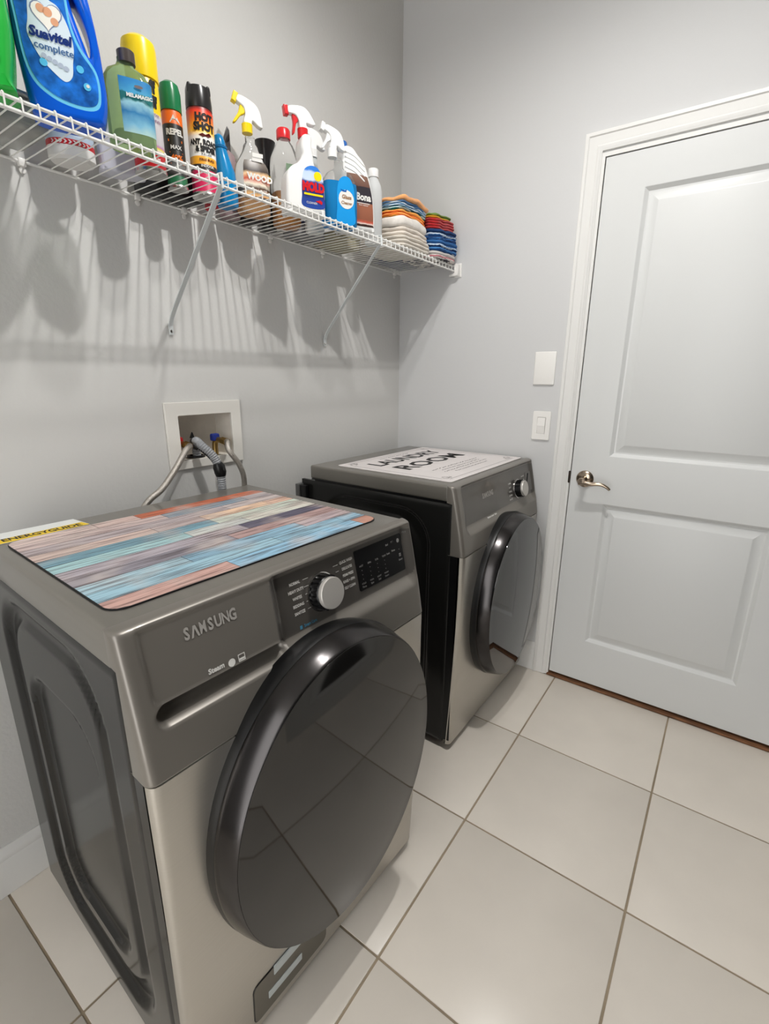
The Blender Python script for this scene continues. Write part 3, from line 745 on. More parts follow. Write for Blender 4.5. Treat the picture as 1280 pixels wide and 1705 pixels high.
# green detergent jug at the frame edge
t = put('detergent_jug', 'green detergent jug with yellow lettering at the left end of the shelf', 'bottle', .222, -1.656, .002)
M_green = pm('green_plastic', 40, 178, 66, .25)
hole = sm2([(.02, .13), (.048, .15), (.04, .215), (.015, .22)])
jg = plate('body', sm2([(-.085, .004), (.072, .002), (.083, .025), (.091, .08), (.092, .12), (.085, .20), (.05, .27), (.0, .285), (-.04, .275), (-.085, .22), (-.095, .12), (-.095, .03)]), -.045, .045, M_green, t, bevel=.02, res=5)
lathe('cap', [(.026, .27), (.026, .31), (.022, .315), (0, .315)], pm('jug_cap_green', 30, 120, 60), t, cy=-.01)
lab = plate('label', sm2([(-.07, .02), (.055, .028), (.072, .06), (.070, .15), (.05, .20), (-.07, .20)]), .0448, .0458, ramp_mat('green_label', [(0, rgb(30,140,60)), (.35, rgb(50,190,80)), (.5, rgb(230,245,230)), (.6, rgb(60,190,70)), (1, rgb(50,180,70))], 'Z', 0, .22), t)
lettering([('FRESH', .030, .108, .030, dict(bold=.0016)), ('CLEAN', .030, .078, .028, dict(bold=.0016))], flat(.0466), pm('yellow_ink', 235, 225, 30), lab)

# blue fabric softener jug with handle
t = put('fabric_softener_jug', 'large blue fabric softener jug with a side handle and heart label', 'bottle', .245, -1.475, -.012)
M_bl = pm('blue_jug_plastic', 12, 92, 214, .22)
out = sm2([(-.045, .003), (.045, .002), (.061, .018), (.067, .05), (.066, .09), (.064, .13), (.060, .17), (.052, .215), (.036, .250), (.012, .268), (-.022, .268), (-.052, .250), (-.066, .20), (-.069, .14), (-.066, .08), (-.059, .02)], 6)
hole = sm2([(.046, .112), (.049, .135), (.044, .165), (.033, .196), (.026, .206), (.0245, .195), (.030, .165), (.040, .130)], 6)
plate('body', out, -.040, .034, M_bl, t, holes=[hole], bevel=.012, res=5)
lathe('cap', [(.021, .262), (.021, .272), (.024, .273), (.024, .305), (.021, .309), (0, .309)], pm('softener_cap', 20, 70, 190), t, cy=-.006)
_lo = sm2([(-.059, .240), (-.061, .13), (-.052, .060), (-.022, .031), (.021, .022), (.049, .028), (.057, .052), (.054, .087), (.034, .118), (.023, .150), (.020, .200), (.012, .240)])
plate('label_edge', _lo, .0334, .0341, pm('light_blue_line', 110, 200, 240), t)
lab = plate('label', sm2([(-.055, .235), (-.057, .13), (-.048, .065), (-.02, .037), (.02, .028), (.046, .034), (.053, .055), (.050, .085), (.030, .115), (.019, .150), (.016, .200), (.008, .235)]), 0.0335, 0.0348, mat('softener_label', rgb(30,110,205), .3, var=.55, vscale=45), t)
plate('label_panel', sm2([(-.038, .170), (-.030, .184), (-.015, .182), (-.006, .176), (.006, .170), (.016, .150), (.021, .130), (.022, .112), (.018, .092), (.014, .070), (.002, .060), (-.014, .070), (-.030, .086), (-.040, .104), (-.046, .122), (-.042, .142)]), 0.0345, 0.0354, pm('label_white_blue', 218, 230, 242), lab)
heart = [(-.5*16*sin(q)**3/16, (13*cos(q)-5*cos(2*q)-2*cos(3*q)-cos(4*q))/32) for q in [2*pi*k/28 for k in range(28)]]
lettering([(heart, -.013, .153, .048)], flat(0.0358), pm('heart_line', 130, 140, 175), lab, 'heart_outline')
lettering([(heart, -.013, .153, .044)], flat(0.0360), pm('heart_fill', 245, 238, 232), lab, 'heart')
oval = [(.5*cos(2*pi*k/18), .5*sin(2*pi*k/18)) for k in range(18)]
lettering([(oval, -.021, .161, .013), (oval, -.011, .158, .014), (oval, -.002, .146, .012)], flat(0.0363), pm('skin_tone_ink', 226, 164, 130), lab, 'picture')
lettering([('Suavitel', -.012, .123, .0205, dict(bold=.0009, shear=.12, rot=-.04))], flat(0.0366), pm('navy_ink', 28, 52, 120), lab)
lettering([('complete', -.009, .105, .0160, dict(bold=.0002, rot=-.04))], flat(0.0366), pm('steel_blue_ink', 60, 100, 150), lab)
lettering([(oval, -.026+.008*k, .092-.003*k, .008) for k in range(5)], flat(0.0364), pm('pale_lilac_ink', 176, 186, 206), lab, 'bubbles')
lettering([(oval, .036, .060, .012), (oval, -.028, .082, .012), (oval, .028, .085, .012)], flat(0.0358), pm('cyan_ink', 90, 190, 235), lab, 'flowers')
lettering([(oval, .037, .061, .0055)], flat(0.0364), M_whitep, lab, 'flower_centre')
lettering([(None, .003, .222, (.016, .012), dict(rot=-.1))], flat(0.0364), pm('magenta_ink', 220, 40, 120), lab, 'badge')

# clear green cleaner bottle, dark cap
t = put('cleaner_bottle', 'clear green cleaner bottle with dark cap beside the blue jug', 'bottle', .240, -1.377, .012)
M_gcl = mat('green_clear', rgb(176,206,150), .08, trans=.75, ior=1.2)
lathe('body', [(0, 0), (.040, 0), (.044, .006), (.0445, .10), (.043, .118), (.035, .132), (.018, .143), (.0135, .152), (.0135, .158), (0, .158)], M_gcl, t, sx=.66, n=3.2, seg=48)
lathe('cap', [(0, .150), (.0165, .150), (.0165, .170), (.0145, .172), (0, .172)], pm('taupe_cap', 74, 66, 62), t, cy=.004)
lab = lathe('label', [(.0445, .022), (.0447, .116)], ramp_mat('wave_label', [(0, rgb(190,215,200)), (.25, rgb(120,180,205)), (.45, rgb(40,120,170)), (.62, rgb(150,200,210)), (.68, rgb(20,110,110)), (.78, rgb(20,110,110)), (.80, rgb(70,160,200)), (1, rgb(40,130,190))], 'Z', .022, .122, nz=.02, nscale=60), t, sx=.66, n=3.2, seg=24, phi=(-.22, 1.3), off=.0006)
lettering([('MELAMAGIC', .018, .086, .0090, dict(bold=.0004, wide=.95))], flat(.0318), M_whitep, lab)
lettering([(oval, .018, .104, .016)], lambda u, v: (.0318, u, .104+(v-.108)*.35), pm('copper_ink', 120, 110, 110), lab, 'emblem')

# tall yellow foam can
t = put('aerosol_can', 'tall yellow aerosol can with a domed yellow cap', 'spray can', .150, -1.28, .005)
lathe('body', [(0, .003), (.028, .003), (.033, 0), (.0345, .004), (.033, .008), (.0335, .010), (.0335, .178), (.031, .184), (0, .184)], ramp_mat('foam_can_print', [(0, rgb(196,30,40)), (.185, rgb(200,30,40)), (.19, rgb(236,236,230)), (.22, rgb(240,220,60)), (.24, rgb(200,120,180)), (.27, rgb(205,200,205)), (.60, rgb(215,210,212)), (.62, rgb(248,214,30)), (1, rgb(250,216,30))], 'Z', 0.008, .184, .3), t)
lathe('base_rim', [(.030, -.001), (.0355, 0), (.0355, .006), (.034, .008)], M_tin, t)
lathe('cap', [(0, .17), (.0355, .182), (.0358, .240), (.0335, .252), (.022, .261), (0, .264)], M_yelpl, t)
lettering([('Tuff', .002, .164, .032, dict(bold=.0018, wide=.85)), ('Stuff', .002, .136, .030, dict(bold=.0018, wide=.85))], cyl(.0338), M_black, t)
lettering([('MULTI PURPOSE', .002, .112, .0075), ('FOAM CLEANER', .002, .100, .0085)], cyl(.0338), pm('purple_ink', 120, 50, 110), t)
lettering([('CLEANS', 0, .022, .011, dict(bold=.0004))], cyl(.0338), M_whitep, t)

# small green-capped repellent can
t = put('aerosol_can', 'slim black and orange insect spray can with a green domed cap', 'spray can', .120, -1.17, -.014)
lathe('body', [(0, .002), (.022, .002), (.024, 0), (.0245, .004), (.0235, .008), (.0235, .160), (.022, .168), (0, .168)], ramp_mat('repellent_print', [(0, rgb(30,110,70)), (.12, rgb(30,110,70)), (.13, rgb(20,22,20)), (.25, rgb(120,120,118)), (.33, rgb(60,60,60)), (.34, rgb(24,22,20)), (.80, rgb(30,26,24)), (.81, rgb(240,110,30)), (1, rgb(240,110,30))], 'Z', .006, .168), t)
lathe('cap', [(0, .166), (.0245, .166), (.0248, .205), (.021, .222), (.012, .229), (0, .231)], pm('repellent_cap', 22, 120, 72), t)
lathe('base_rim', [(.021, -.001), (.0252, 0), (.0252, .005), (.024, .007)], M_tin, t)
lettering([([(-.5, -.3), (.5, -.3), (.2, .15), (.05, -.02), (-.12, .35), (-.3, 0)], .003, .146, .026), ('REPEL', .0, .118, .0175, dict(bold=.0009, wide=.9)), ('MAX', -.0, .086, .012, dict(bold=.0003))], cyl(.0238), M_whitep, t)
lettering([('40%', .0, .064, .016, dict(bold=.0006)), (None, 0, .076, (.032, .0012)), (None, 0, .052, (.032, .0012)), (None, 0, .101, (.034, .005))], cyl(.0238), pm('orange_ink', 236, 120, 40), t)

# black-capped ant and roach spray
t = put('aerosol_can', 'insect spray can with black nozzle cap and fire-coloured label', 'spray can', .125, -1.09, -.016)
lathe('body', [(0, .003), (.029, .003), (.033, 0), (.034, .004), (.0325, .008), (.0325, .190), (.030, .198), (.026, .200), (0, .200)], ramp_mat('insecticide_print', [(0, rgb(206,24,84)), (.245, rgb(210,24,84)), (.25, rgb(40,36,34)), (.31, rgb(46,40,38)), (.315, rgb(248,170,40)), (.40, rgb(250,180,50)), (.405, rgb(240,240,236)), (.62, rgb(240,236,226)), (.68, rgb(250,200,50)), (.80, rgb(240,120,30)), (.90, rgb(226,50,30)), (.93, rgb(120,26,20)), (1, rgb(150,30,20))], 'Z', .008, .207), t)
cp_ = lathe('cap', [(0, .196), (.0318, .196), (.0322, .208), (.030, .235), (.0280, .243), (0, .240)], M_blackpl, t)
for s in (-1, 1):
    o = plate('cap_ear', sm2([(s*.0275, .228), (s*.0275, .246), (s*.023, .250), (s*.018, .247), (s*.014, .238)]), -.016, .016, M_blackpl, cp_, bevel=.003)
lathe('nozzle', [(0, .238), (.007, .238), (.007, .246), (0, .247)], M_blackpl, cp_, cx=.006, seg=16)
lathe('base_rim', [(.030, -.001), (.0348, 0), (.0348, .006), (.033, .009)], M_tin, t)
lettering([('HOT', .004, .172, .023, dict(bold=.0015, wide=.9)), ('SHOT', .004, .152, .023, dict(bold=.0015, wide=.9)), ('ANT, ROACH', .003, .118, .0165, dict(bold=.0011, wide=.8)), ('& SPIDER', .004, .103, .0165, dict(bold=.0011, wide=.8)), ('KILLER', .004, .092, .009)], cyl(.0328), M_black, t)
lettering([([(-.5, 0), (-.2, .12), (0, .05), (.3, .2), (.5, .05), (.2, -.1), (0, -.05), (-.2, -.12)], .004, .134, .034), ('KILLS BUGS', .004, .080, .0075, dict(bold=.0003))], cyl(.0328), pm('dark_red_ink', 90, 24, 20), t)
lettering([('INDOOR', .004, .066, .008, dict(bold=.0003))], cyl(.0328), M_whitep, t)

# blue tapered bottle
t = put('cleaner_bottle', 'small glossy blue tapered bottle right of the insect spray can', 'bottle', .120, -1.0, -.030)
lathe('body', [(0, 0), (.026, 0), (.0295, .006), (.030, .05), (.027, .085), (.020, .118), (.0165, .140), (.0155, .155), (.012, .168), (.005, .174), (0, .175)], pm('turquoise_plastic', 12, 130, 190, .18), t, shift=lambda z: -.012*sstep((z-.06)/.11))
lathe('collar', [(.0166, .138), (.0185, .139), (.0185, .144), (.0166, .146)], pm('turquoise_collar', 8, 104, 160), t, cy=-.0095)

def trigger(parent, cy, z, mh, mt, mn, s=1.0, tilt=0.0, cx=0.0):
    """spray head: hood, lever, nozzle, collar; nozzle points to -y"""
    c = lathe('collar', [(0, z-.024), (.0145, z-.024), (.015, z-.002), (.012, z), (0, z)], mt, parent, cy=cy, cx=cx, seg=24)
    def tr(L): return [(cy+(a*cos(tilt)-b*sin(tilt))*s, z+(a*sin(tilt)+b*cos(tilt))*s) for a, b in L]
    h = plate('spray_head', sm2(tr([(-.044, .036), (-.044, .050), (-.030, .056), (.004, .056), (.024, .044), (.040, .018), (.042, .010), (.030, .008), (.012, .012), (.012, -.002), (-.010, -.002), (-.012, .018), (-.022, .032)])), cx-.0095, cx+.0095, mh, parent, bevel=.003)
    n_ = plate('nozzle', tr([(-.056, .031), (-.043, .030), (-.043, .055), (-.056, .056)]), cx-.0095, cx+.0095, mn, h, bevel=.002)
    l_ = plate('lever', sm2(tr([(-.030, .036), (-.016, .028), (-.014, .018), (-.022, .008), (-.030, -.014), (-.036, -.018), (-.036, -.010), (-.030, .014)])), cx-.006, cx+.006, mn, h, bevel=.002)
    return c, h

# wood cleaner with yellow trigger
t = put('spray_bottle', 'clear spray bottle of amber wood cleaner with a yellow trigger', 'spray bottle', .115, -.91, -.024)
lathe('body', [(0, 0), (.044, 0), (.049, .008), (.0495, .10), (.046, .125), (.034, .145), (.0255, .160), (.021, .172), (.020, .178), (.0135, .186), (.0135, .200), (0, .200)], M_clear, t, sx=.6, n=2.5, seg=48)
lathe('liquid', [(0, .003), (.041, .003), (.0455, .010), (.0455, .040), (0, .040)], mat('amber_liquid', rgb(232,166,70), .05, trans=.55, ior=1.3), t, sx=.58, n=2.5, seg=40)
lab = lathe('label', [(.0495, .045), (.0497, .10), (.047, .124), (.040, .136)], ramp_mat('wood_label', [(0, rgb(150,60,40)), (.12, rgb(230,180,120)), (.3, rgb(60,30,24)), (.42, rgb(235,225,205)), (.55, rgb(206,80,50)), (.7, rgb(236,196,150)), (.8, rgb(60,50,46)), (1, rgb(120,112,104))], 'Z', .045, .136, nz=.015, nscale=50), t, sx=.6, n=2.5, seg=24, phi=(-.6, 1.15), off=.0006)
lettering([('WOOD', .014, .092, .021, dict(bold=.0012, rot=-.06)), ('CLEANER', .014, .060, .009)], flat(.0312), M_whitep, lab)
lettering([(None, .012, .150, (.03, .010)), (None, .010, .138, (.03, .008))], flat(.0272), M_whitep, lab, 'sticker')
trigger(t, -.006, .232, M_whitepl, M_yelpl, M_yelpl, .98, -.35)

# dark pump bottle behind, funnel, clear oil jug
t = put('cleaner_bottle', 'dark grey bottle with a pointed cap behind the wood cleaner', 'bottle', .040, -.955, -.010)
lathe('body', [(0, 0), (.028, 0), (.030, .006), (.030, .13), (.024, .16), (.012, .172), (0, .172)], pm('dusty_pink_plastic', 150, 128, 130, .5), t)
plate('cap', [(-.014, .168), (.012, .168), (.012, .222), (.006, .232), (-.004, .205)], -.011, .011, pm('charcoal_cap', 66, 64, 66), t, bevel=.002)
t = put('funnel', 'black plastic funnel standing in a dark bottle behind the clear jug', 'funnel', .038, -.80, -.012)
lathe('bowl', [(.0125, .150), (.014, .178), (.030, .236), (.032, .244), (.0305, .244), (.028, .236), (.0125, .178), (.011, .150)], M_blackpl, t)
lathe('ring', [(0, .136), (.015, .136), (.0155, .150), (0, .151)], M_yelpl, t)
t2 = put('cleaner_bottle', 'dark bottle with yellow-ringed neck under the black funnel', 'bottle', .038, -.80, -.012)
lathe('body', [(0, 0), (.025, 0), (.027, .006), (.027, .10), (.02, .125), (.012, .1355), (0, .1355)], pm('dark_bottle', 38, 36, 34, .3), t2)

t = put('oil_jug', 'clear jug with red cap and amber liquid in its bottom', 'bottle', .112, -.773, -.026)
lathe('body', [(0, 0), (.038, 0), (.042, .008), (.0425, .17), (.040, .19), (.026, .222), (.0165, .236), (.0165, .242), (0, .242)], M_clear, t, sx=.95, n=3, seg=48)
lathe('liquid', [(0, .003), (.035, .003), (.039, .010), (.0395, .092), (0, .092)], mat('amber_oil', rgb(222,150,54), .05, trans=.5, ior=1.3), t, sx=.92, n=3, seg=40)
lathe('cap', [(0, .240), (.021, .240), (.021, .262), (.018, .267), (0, .267)], M_redpl, t)
lab = lathe('label', [(.0425, .10), (.0427, .165)], ramp_mat('oil_label', [(0, rgb(235,235,215)), (.5, rgb(238,240,226)), (.75, rgb(150,200,150)), (1, rgb(180,215,180))], 'Z', .10, .165, nz=.02, nscale=40), t, sx=.95, n=3, seg=20, phi=(-.1, 1.3), off=.0006)

# white mould remover with red trigger
t = put('spray_bottle', 'white mould remover spray bottle with a red-and-white trigger and blue label', 'spray bottle', .235, -.82, -.029)
out = sm2([(-.050, .003), (.050, .002), (.058, .012), (.059, .05), (.057, .085), (.048, .110), (.030, .128), (.026, .150), (.022, .168), (.021, .200), (-.002, .200), (-.010, .172), (-.008, .150), (-.018, .132), (-.042, .116), (-.056, .092), (-.059, .05), (-.058, .012)], 6)
plate('body', out, -.034, .034, M_whitepl, t, bevel=.014, res=5)
lab = plate('label', sm2([(-.012, .020), (.050, .020), (.053, .05), (.050, .095), (.036, .120), (.014, .124), (-.006, .112), (-.014, .085), (-.015, .05)]), .0335, .0348, ramp_mat('mould_label', [(0, rgb(30,70,160)), (.25, rgb(30,60,140)), (.32, rgb(24,40,110)), (.66, rgb(34,50,130)), (.72, rgb(200,215,240)), (.9, rgb(190,210,240)), (.95, rgb(40,120,210)), (1, rgb(40,120,210))], 'Z', .020, .124, nz=.01, nscale=60), t)
lettering([('MOLD', .020, .070, .030, dict(bold=.0022, wide=.78))], flat(.0356), M_redpl, lab)
lettering([(None, .020, .052, (.058, .005)), ([(.5*cos(2*pi*k/18), .5*sin(2*pi*k/18)) for k in range(18)], .034, .100, .024)], flat(.0354), M_yelpl, lab, 'yellow_print')
lettering([([(-.5, .1), (.4, -.2), (.5, .1), (.2, .3)], .036, .034, .022)], flat(.0356), M_redpl, lab, 'red_print')
lettering([('CLEANER', .014, .030, .008)], flat(.0358), M_whitep, lab, 'small_print')
trigger(t, .006, .224, M_whitepl, M_redpl, M_redpl, .90, .12)

# clear bottle with white trigger behind
t = put('spray_bottle', 'translucent spray bottle with an all-white trigger behind the mould remover', 'spray bottle', .130, -.700, .0)
lathe('body', [(0, 0), (.028, 0), (.032, .008), (.032, .12), (.028, .15), (.016, .19), (.0135, .20), (.0135, .225), (0, .225)], mat('milky_plastic', rgb(226,228,226), .3, trans=.35, ior=1.2), t, sx=.8)
trigger(t, .0, .240, M_whitepl, M_whitepl, M_whitepl, .9, -.2)

# blue glass cleaner
t = put('spray_bottle', 'blue glass cleaner spray bottle with a white trigger and oval label', 'spray bottle', .245, -.69, -.014)
M_bliq = mat('blue_clear', rgb(40,150,220), .08, trans=.45, ior=1.2)
lathe('body', [(0, 0), (.050, 0), (.0545, .008), (.055, .105), (.053, .1195), (0, .1195)], M_bliq, t, sx=.60, n=4, seg=56)
lathe('upper_body', [(.053, .1200), (.051, .128), (.040, .145), (.020, .158), (.0135, .166), (.0135, .185), (0, .185)], M_clear, t, sx=.60, n=3.2, seg=48, cy=0)
lab = plate('label', sm2([(-.020, .006), (.036, .006), (.038, .05), (.036, .10), (.024, .128), (.005, .134), (-.013, .122), (-.022, .09), (-.022, .05)]), .0332, .0342, pm('label_cyan', 30, 150, 222), t)
lettering([(oval, .009, .072, .052)], lambda u, v: (.0347, u, v), M_whitep, lab, 'oval')
lettering([('Glass', .010, .078, .015, dict(bold=.0005)), ('Cleaner', .010, .062, .0115, dict(bold=.0003))], flat(.0352), pm('brown_ink', 150, 110, 70), lab)
lettering([([(-.5, .2), (-.2, -.1), (.4, -.1), (.5, .25), (.2, .1), (-.1, .1)], .000, .094, .022)], flat(.0352), pm('mid_blue_ink', 20, 90, 170), lab, 'emblem')
trigger(t, -.020, .212, M_whitepl, M_whitepl, M_whitepl, .9, -.3)

# white floor cleaner jug with brown label
t = put('floor_cleaner_jug', 'white floor cleaner jug with blue cap and brown label', 'bottle', .245, -.60, -.021)
out = sm2([(-.052, .003), (.046, .002), (.054, .014), (.0545, .05), (.051, .09), (.043, .13), (.032, .165), (.018, .195), (-.004, .215), (-.024, .232), (-.048, .232), (-.056, .212), (-.060, .16), (-.061, .05), (-.059, .014)], 6)
plate('body', out, -.040, .040, M_whitepl, t, bevel=.014, res=5)
for k in range(4):
    plate('moulded_rib', sm2([(-.050, .218-.014*k), (-.020, .210-.014*k), (.012, .190-.014*k), (.012, .185-.014*k), (-.020, .205-.014*k), (-.050, .213-.014*k)], 3), .0385, .0418, M_whitepl, t, bevel=.001)
lathe('cap', [(0, .230), (.0155, .230), (.0155, .250), (.0135, .253), (0, .253)], M_bluepl, t, cy=-.043)
lab = plate('label', sm2([(-.048, .018), (.040, .016), (.045, .022), (.044, .07), (.039, .11), (.027, .148), (.016, .158), (-.046, .158), (-.050, .15), (-.051, .03)]), .0395, .0409, ramp_mat('floor_label', [(0, rgb(50,30,26)), (.06, rgb(60,36,30)), (.07, rgb(225,205,195)), (.11, rgb(190,80,60)), (.16, rgb(140,84,62)), (.48, rgb(158,98,74)), (.5, rgb(44,40,48)), (.80, rgb(50,44,50)), (.82, rgb(110,78,66)), (1, rgb(130,98,84))], 'Z', .016, .158, nz=.006, nscale=80), t)
lettering([('Bona', .010, .098, .028, dict(bold=.0011, wide=.92)), (None, .010, .081, (.044, .002))], flat(.0416), M_whitep, lab)
lettering([('floor cleaner', .010, .076, .0065)], flat(.0416), M_whitep, lab, 'small_print')

# white bottle, grey-capped bottle behind the towels
t = put('cleaner_bottle', 'white translucent bottle with a white cap behind the towels', 'bottle', .2, -.475, .002)
lathe('body', [(0, 0), (.028, 0), (.031, .006), (.031, .165), (.027, .185), (.018, .203), (.015, .212), (0, .212)], mat('milky_white', rgb(228,230,230), .35, trans=.25, ior=1.15), t)
lathe('cap', [(0, .210), (.0185, .210), (.0185, .233), (.0165, .236), (0, .236)], M_whitepl, t)
t = put('cleaner_bottle', 'bottle with a dark grey cap peeking over the orange towel', 'bottle', .045, -.262, .0)
lathe('body', [(0, 0), (.022, 0), (.024, .005), (.024, .20), (.013, .232), (0, .232)], pm('grey_bottle', 120, 120, 122, .4), t)
lathe('cap', [(0, .231), (.0125, .231), (.0135, .262), (.010, .275), (0, .277)], pm('dark_grey_cap', 84, 82, 84, .4), t)

# low things at the back of the shelf, seen through the wires
t = put('storage_tub', 'clear shallow plastic tub on the wire shelf behind the blue jug', 'tub', .105, -1.56, 0, 0)
plate('shell', rrect(-.078, .001, .070, .055, .014), -.075, .062, mat('smoky_plastic', rgb(196,196,192), .25, trans=.5, ior=1.2), t, bevel=.012)
box('lid', (-.080, -.082, .056), (.067, .074, .062), mat('tub_lid', rgb(206,206,202), .35), t, .002)
t = put('wipes_tub', 'white oval wipes tub with red arrows round its base', 'tub', .065, -1.405, -.004, A)
lathe('body', [(0, 0), (.040, 0), (.046, .006), (.047, .085), (.044, .09), (0, .09)], ramp_mat('wipes_print', [(0, rgb(228,226,222)), (.28, rgb(228,226,222)), (.285, rgb(196,26,34)), (.40, rgb(196,26,34)), (.405, rgb(180,196,214)), (1, rgb(200,214,228))], 'Z', 0, .09, const=True), t, sx=.85)
lathe('lid', [(0, .09), (.046, .09), (.046, .102), (.040, .108), (0, .108)], M_whitepl, t, sx=.85)
lettering([([(-.5, -.5), (0, -.5), (.5, 0), (0, .5), (-.5, .5), (0, 0)], -.036+.009*k, .0305, .0075) for k in range(9)], cyl(.047, .0006, .85, 1), pm('wipes_white', 226, 220, 218), t, 'arrows')
t = put('cleaner_jug', 'pale lilac jug lying low behind the yellow can', 'bottle', .098, -1.312, .0, A)
plate('body', sm2([(-.044, .002), (.040, .002), (.046, .02), (.046, .08), (.030, .105), (-.030, .105), (-.048, .08), (-.048, .02)]), -.045, .002, pm('pale_lilac_plastic', 196, 196, 206, .35), t, bevel=.01)
random.seed(8)
def lowbox(name, label, cat, a, b, m_, bev=.006): 
    t = thing(name, label, cat, (a[0], a[1], TOP)); box('body', (0, 0, .0003), (b[0]-a[0], b[1]-a[1], b[2]), m_, t, bev, 3); return t
q = lowbox('storage_case', 'flat black case at the back of the shelf behind the insect spray', 'case', (.012, -1.245), (.070, -1.075, .055), pm('case_black', 30, 30, 31, .4)); box('lid', (.001, .001, .056), (.057, .169, .066), pm('case_lid', 44, 44, 46, .4), q, .003)
q = lowbox('storage_case', 'dark box at the back of the shelf below the amber bottle', 'case', (.012, -.925), (.062, -.865, .08), pm('box_dark', 36, 34, 34, .5)); box('lid', (.001, .001, .081), (.049, .059, .09), pm('box_dark_lid', 52, 48, 46, .5), q, .003)
q = lowbox('storage_case', 'small red box near the wall under the blue bottle', 'case', (.030, -1.050), (.085, -1.033, .030), pm('box_red', 190, 40, 50, .4)); box('lid', (.001, .001, .0305), (.054, .016, .036), M_whitepl, q, .001)
q = lowbox('storage_case', 'grey plastic case at the wall behind the mould remover', 'case', (.012, -.735), (.085, -.60, .035), pm('case_grey', 132, 132, 134, .4)); box('lid', (.001, .001, .0355), (.072, .134, .045), pm('case_navy', 34, 40, 86, .4), q, .003)
q = lowbox('storage_case', 'olive-beige flat box near the wall behind the floor cleaner', 'case', (.012, -.585), (.110, -.43, .030), pm('box_beige', 168, 162, 138, .6)); box('lid', (.001, .001, .0305), (.097, .154, .040), pm('box_beige_lid', 150, 144, 122, .6), q, .003)

# folded towels
def towel(name, label, group, x0, x1, y0, y1, z0, h, layers, m_, seed=0, amp=.004, lean=0.0):
    t = thing(name, label, 'towel', ((x0+x1)/2, (y0+y1)/2, z0), 0, group)
    hx, hy = (x1-x0)/2, (y1-y0)/2; N = 72; M = layers*7; r = min(hx, hy)*.35
    per = []
    base = rrect(-hx, -hy, hx, hy, r, 6)
    L = [0]
    for i in range(len(base)): a, b = base[i], base[(i+1) % len(base)]; L.append(L[-1]+math.hypot(a[0]-b[0], a[1]-b[1]))
    for k in range(N):
        s = L[-1]*k/N; i = max(j for j in range(len(base)) if L[j] <= s+1e-9); a, b = base[i], base[(i+1) % len(base)]
        f = (s-L[i])/max(1e-9, L[i+1]-L[i]); per.append((a[0]+(b[0]-a[0])*f, a[1]+(b[1]-a[1])*f))
    vs = []; fs = []
    def P(x, y, tt, sc):
        q = noise.noise(Vector(((x+(x0+x1)/2)*13, (y+(y0+y1)/2)*13, 3.1 if y0 < -.3 else 8.4)))+.3*noise.noise(Vector(((x+(x0+x1)/2)*32, (y+(y0+y1)/2)*32, 1.7)))
        q2 = noise.noise(Vector((x*30+seed, y*30+5, tt*layers*1.3+seed)))
        zz = tt*h+q*.10*(z0-TOP+tt*h)
        return (x*sc+q2*.0028, y*sc+q2*.0022+lean*tt, max(0.0004, zz) if z0-TOP < .001 else zz+.0003)
    for j in range(M+1):
        tt = j/M; ph = abs(math.sin(pi*layers*tt)); ins = .0085*(1-ph**.45)
        for (x, y) in per:
            d = math.hypot(x, y); s = 1-ins/d
            q = .0035*noise.noise(Vector((x*22, y*22, math.floor(min(.999, tt)*layers)*4.7+seed)))/d
            vs.append(P(x, y, tt, s+q))
    n = N
    for j in range(M):
        for k in range(N): fs.append((j*n+k, j*n+(k+1) % n, (j+1)*n+(k+1) % n, (j+1)*n+k))
    prev = M*n
    for sc in (.85, .6, .3):
        o = len(vs)
        for (x, y) in per: vs.append(P(x*sc, y*sc, 1.0, 1.0))
        for k in range(n): fs.append((prev+k, prev+(k+1) % n, o+(k+1) % n, o+k))
        prev = o
    fs.append(tuple(range(prev, prev+n))); fs.append(tuple(range(n-1, -1, -1)))
    link('cloth', meshdata('cloth', vs, fs), m_, t, smooth=70)
    return t
def cm(n_, r_, g_, b_): return mat(n_, rgb(r_, g_, b_), .95, bump=.9, bscale=380, var=.08, vscale=40, sheen=.3)
g1 = 'towels in the left stack'; g2 = 'towels in the right stack'
z = TOP
def stripes(nm, cols, lo, hi, ax='Z', nz=.012, ns=22):
    n = len(cols); return ramp_mat(nm, [(k/n, rgb(*c)) for k, c in enumerate(cols)], ax, lo, hi, .95, nz=nz, nscale=ns, bump=.7, bscale=380, const=True)
LX0, LX1, LY0, LY1 = .085, .292, -.425, -.215
towel('folded_towel', 'cream folded towel at the bottom of the left stack', g1, LX0, LX1, LY0, LY1+.004, z, .038, 3, cm('terry_cream', 216, 208, 196), 1); z += .0381
towel('folded_towel', 'off-white folded towel, second from the bottom of the left stack', g1, LX0+.004, LX1-.006, LY0+.004, LY1-.002, z, .028, 2, cm('terry_offwhite', 226, 216, 204), 2); z += .0283
towel('folded_towel', 'thick white folded towel just under the orange cloth', g1, LX0, LX1-.006, LY0-.004, LY1-.012, z, .033, 1, cm('terry_white', 232, 226, 218), 3); z += .0330
towel('folded_cloth', 'bright orange looped cloth between white towel and striped cloth', g1, LX0, LX1-.014, LY0-.003, LY1-.012, z, .022, 2, stripes('orange_cloth', [(190,150,104), (250,160,60), (236,110,36), (252,176,90), (232,96,30), (250,170,80)], 0, .024), 4); z += .0223
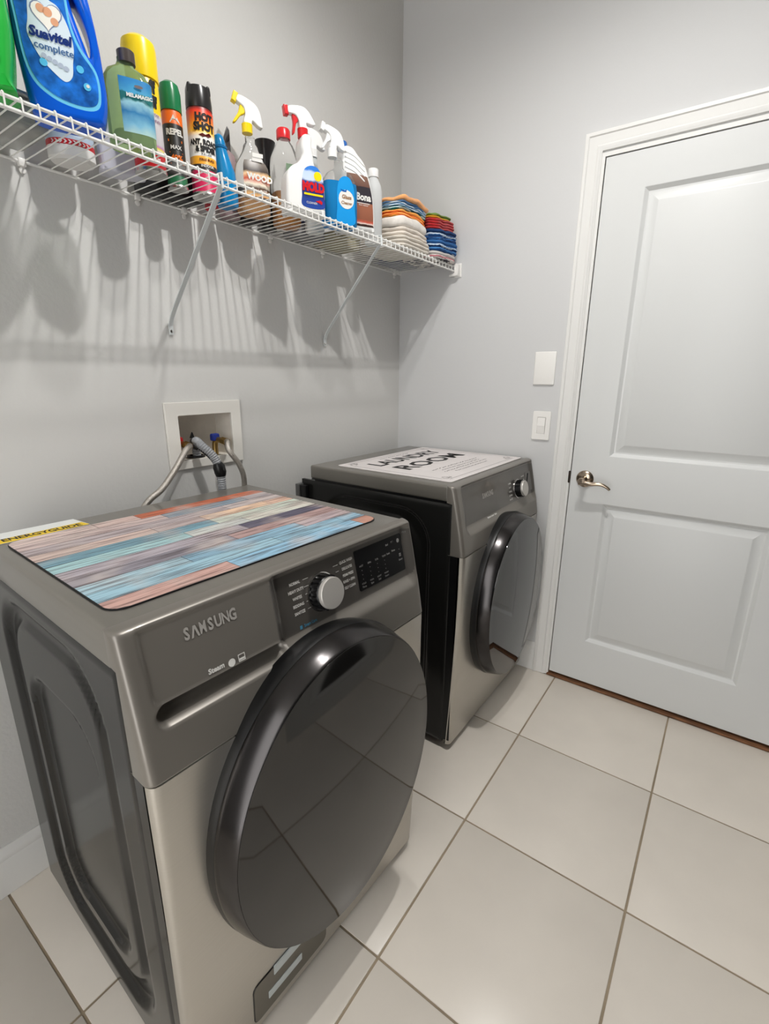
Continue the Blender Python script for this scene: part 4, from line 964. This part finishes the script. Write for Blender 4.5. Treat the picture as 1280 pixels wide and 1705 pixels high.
towel('folded_cloth', 'teal, blue and white striped cloth in the left stack', g1, LX0-.004, LX1-.010, LY0-.006, LY1-.010, z, .026, 3, stripes('striped_cloth', [(60,140,110), (20,110,104), (190,214,214), (30,90,110), (200,214,226), (90,140,180), (196,208,216), (70,110,150)], 0, .030, nz=.014), 5, .006); z += .0263
towel('folded_cloth', 'pale orange cloth crumpled on top of the left stack', g1, LX0+.01, LX1-.004, LY0+.002, LY1-.002, z, .016, 1, cm('peach_cloth', 244, 172, 108), 6, .010); z = TOP
RX0, RX1, RY0, RY1 = .135, .308, -.200, -.028
towel('folded_towel', 'grey and pink printed towel at the bottom of the right stack', g2, RX0, RX1, RY0, RY1, z, .026, 2, stripes('print_cloth', [(210,200,196), (70,66,74), (222,214,208), (190,110,120), (214,208,204)], 0, .026, nz=.02, ns=30), 7); z += .0263
blues = [(40,96,160), (210,220,230), (30,80,140), (60,120,180), (24,60,110), (190,206,222), (44,100,160)]
towel('folded_towel', 'lower blue and white towel in the right stack', g2, RX0, RX1+.004, RY0-.002, RY1+.004, z, .039, 3, stripes('blue_cloth_a', blues, 0, .040, nz=.024, ns=34), 8); z += .0393
towel('folded_towel', 'upper blue and white towel just under the red cloths', g2, RX0, RX1+.001, RY0, RY1+.002, z, .039, 3, stripes('blue_cloth_b', [blues[k] for k in (2, 1, 3, 4, 0, 5, 4)], 0, .040, nz=.024, ns=34), 9); z += .0393
towel('folded_cloth', 'red folded cloth above the blue towels', g2, RX0, RX1-.010, RY0+.002, RY1-.004, z, .038, 4, cm('red_cloth', 190, 32, 38), 10, .005); z += .0383
towel('folded_cloth', 'mustard yellow cloth on top of the right stack', g2, RX0, RX1-.020, RY0+.008, RY1-.018, z, .018, 2, stripes('yellow_cloth', [(214,160,30), (190,120,24), (226,180,50), (110,140,60)], 0, .02, nz=.01), 11, .006)
t = thing('folded_cloth', 'navy folded cloth lying at the back corner of the shelf', 'towel', (.055, -.16, TOP))
box('cloth', (-.035, -.10, .0004), (.070, .12, .028), cm('navy_cloth', 54, 60, 96), t, .010, 3)
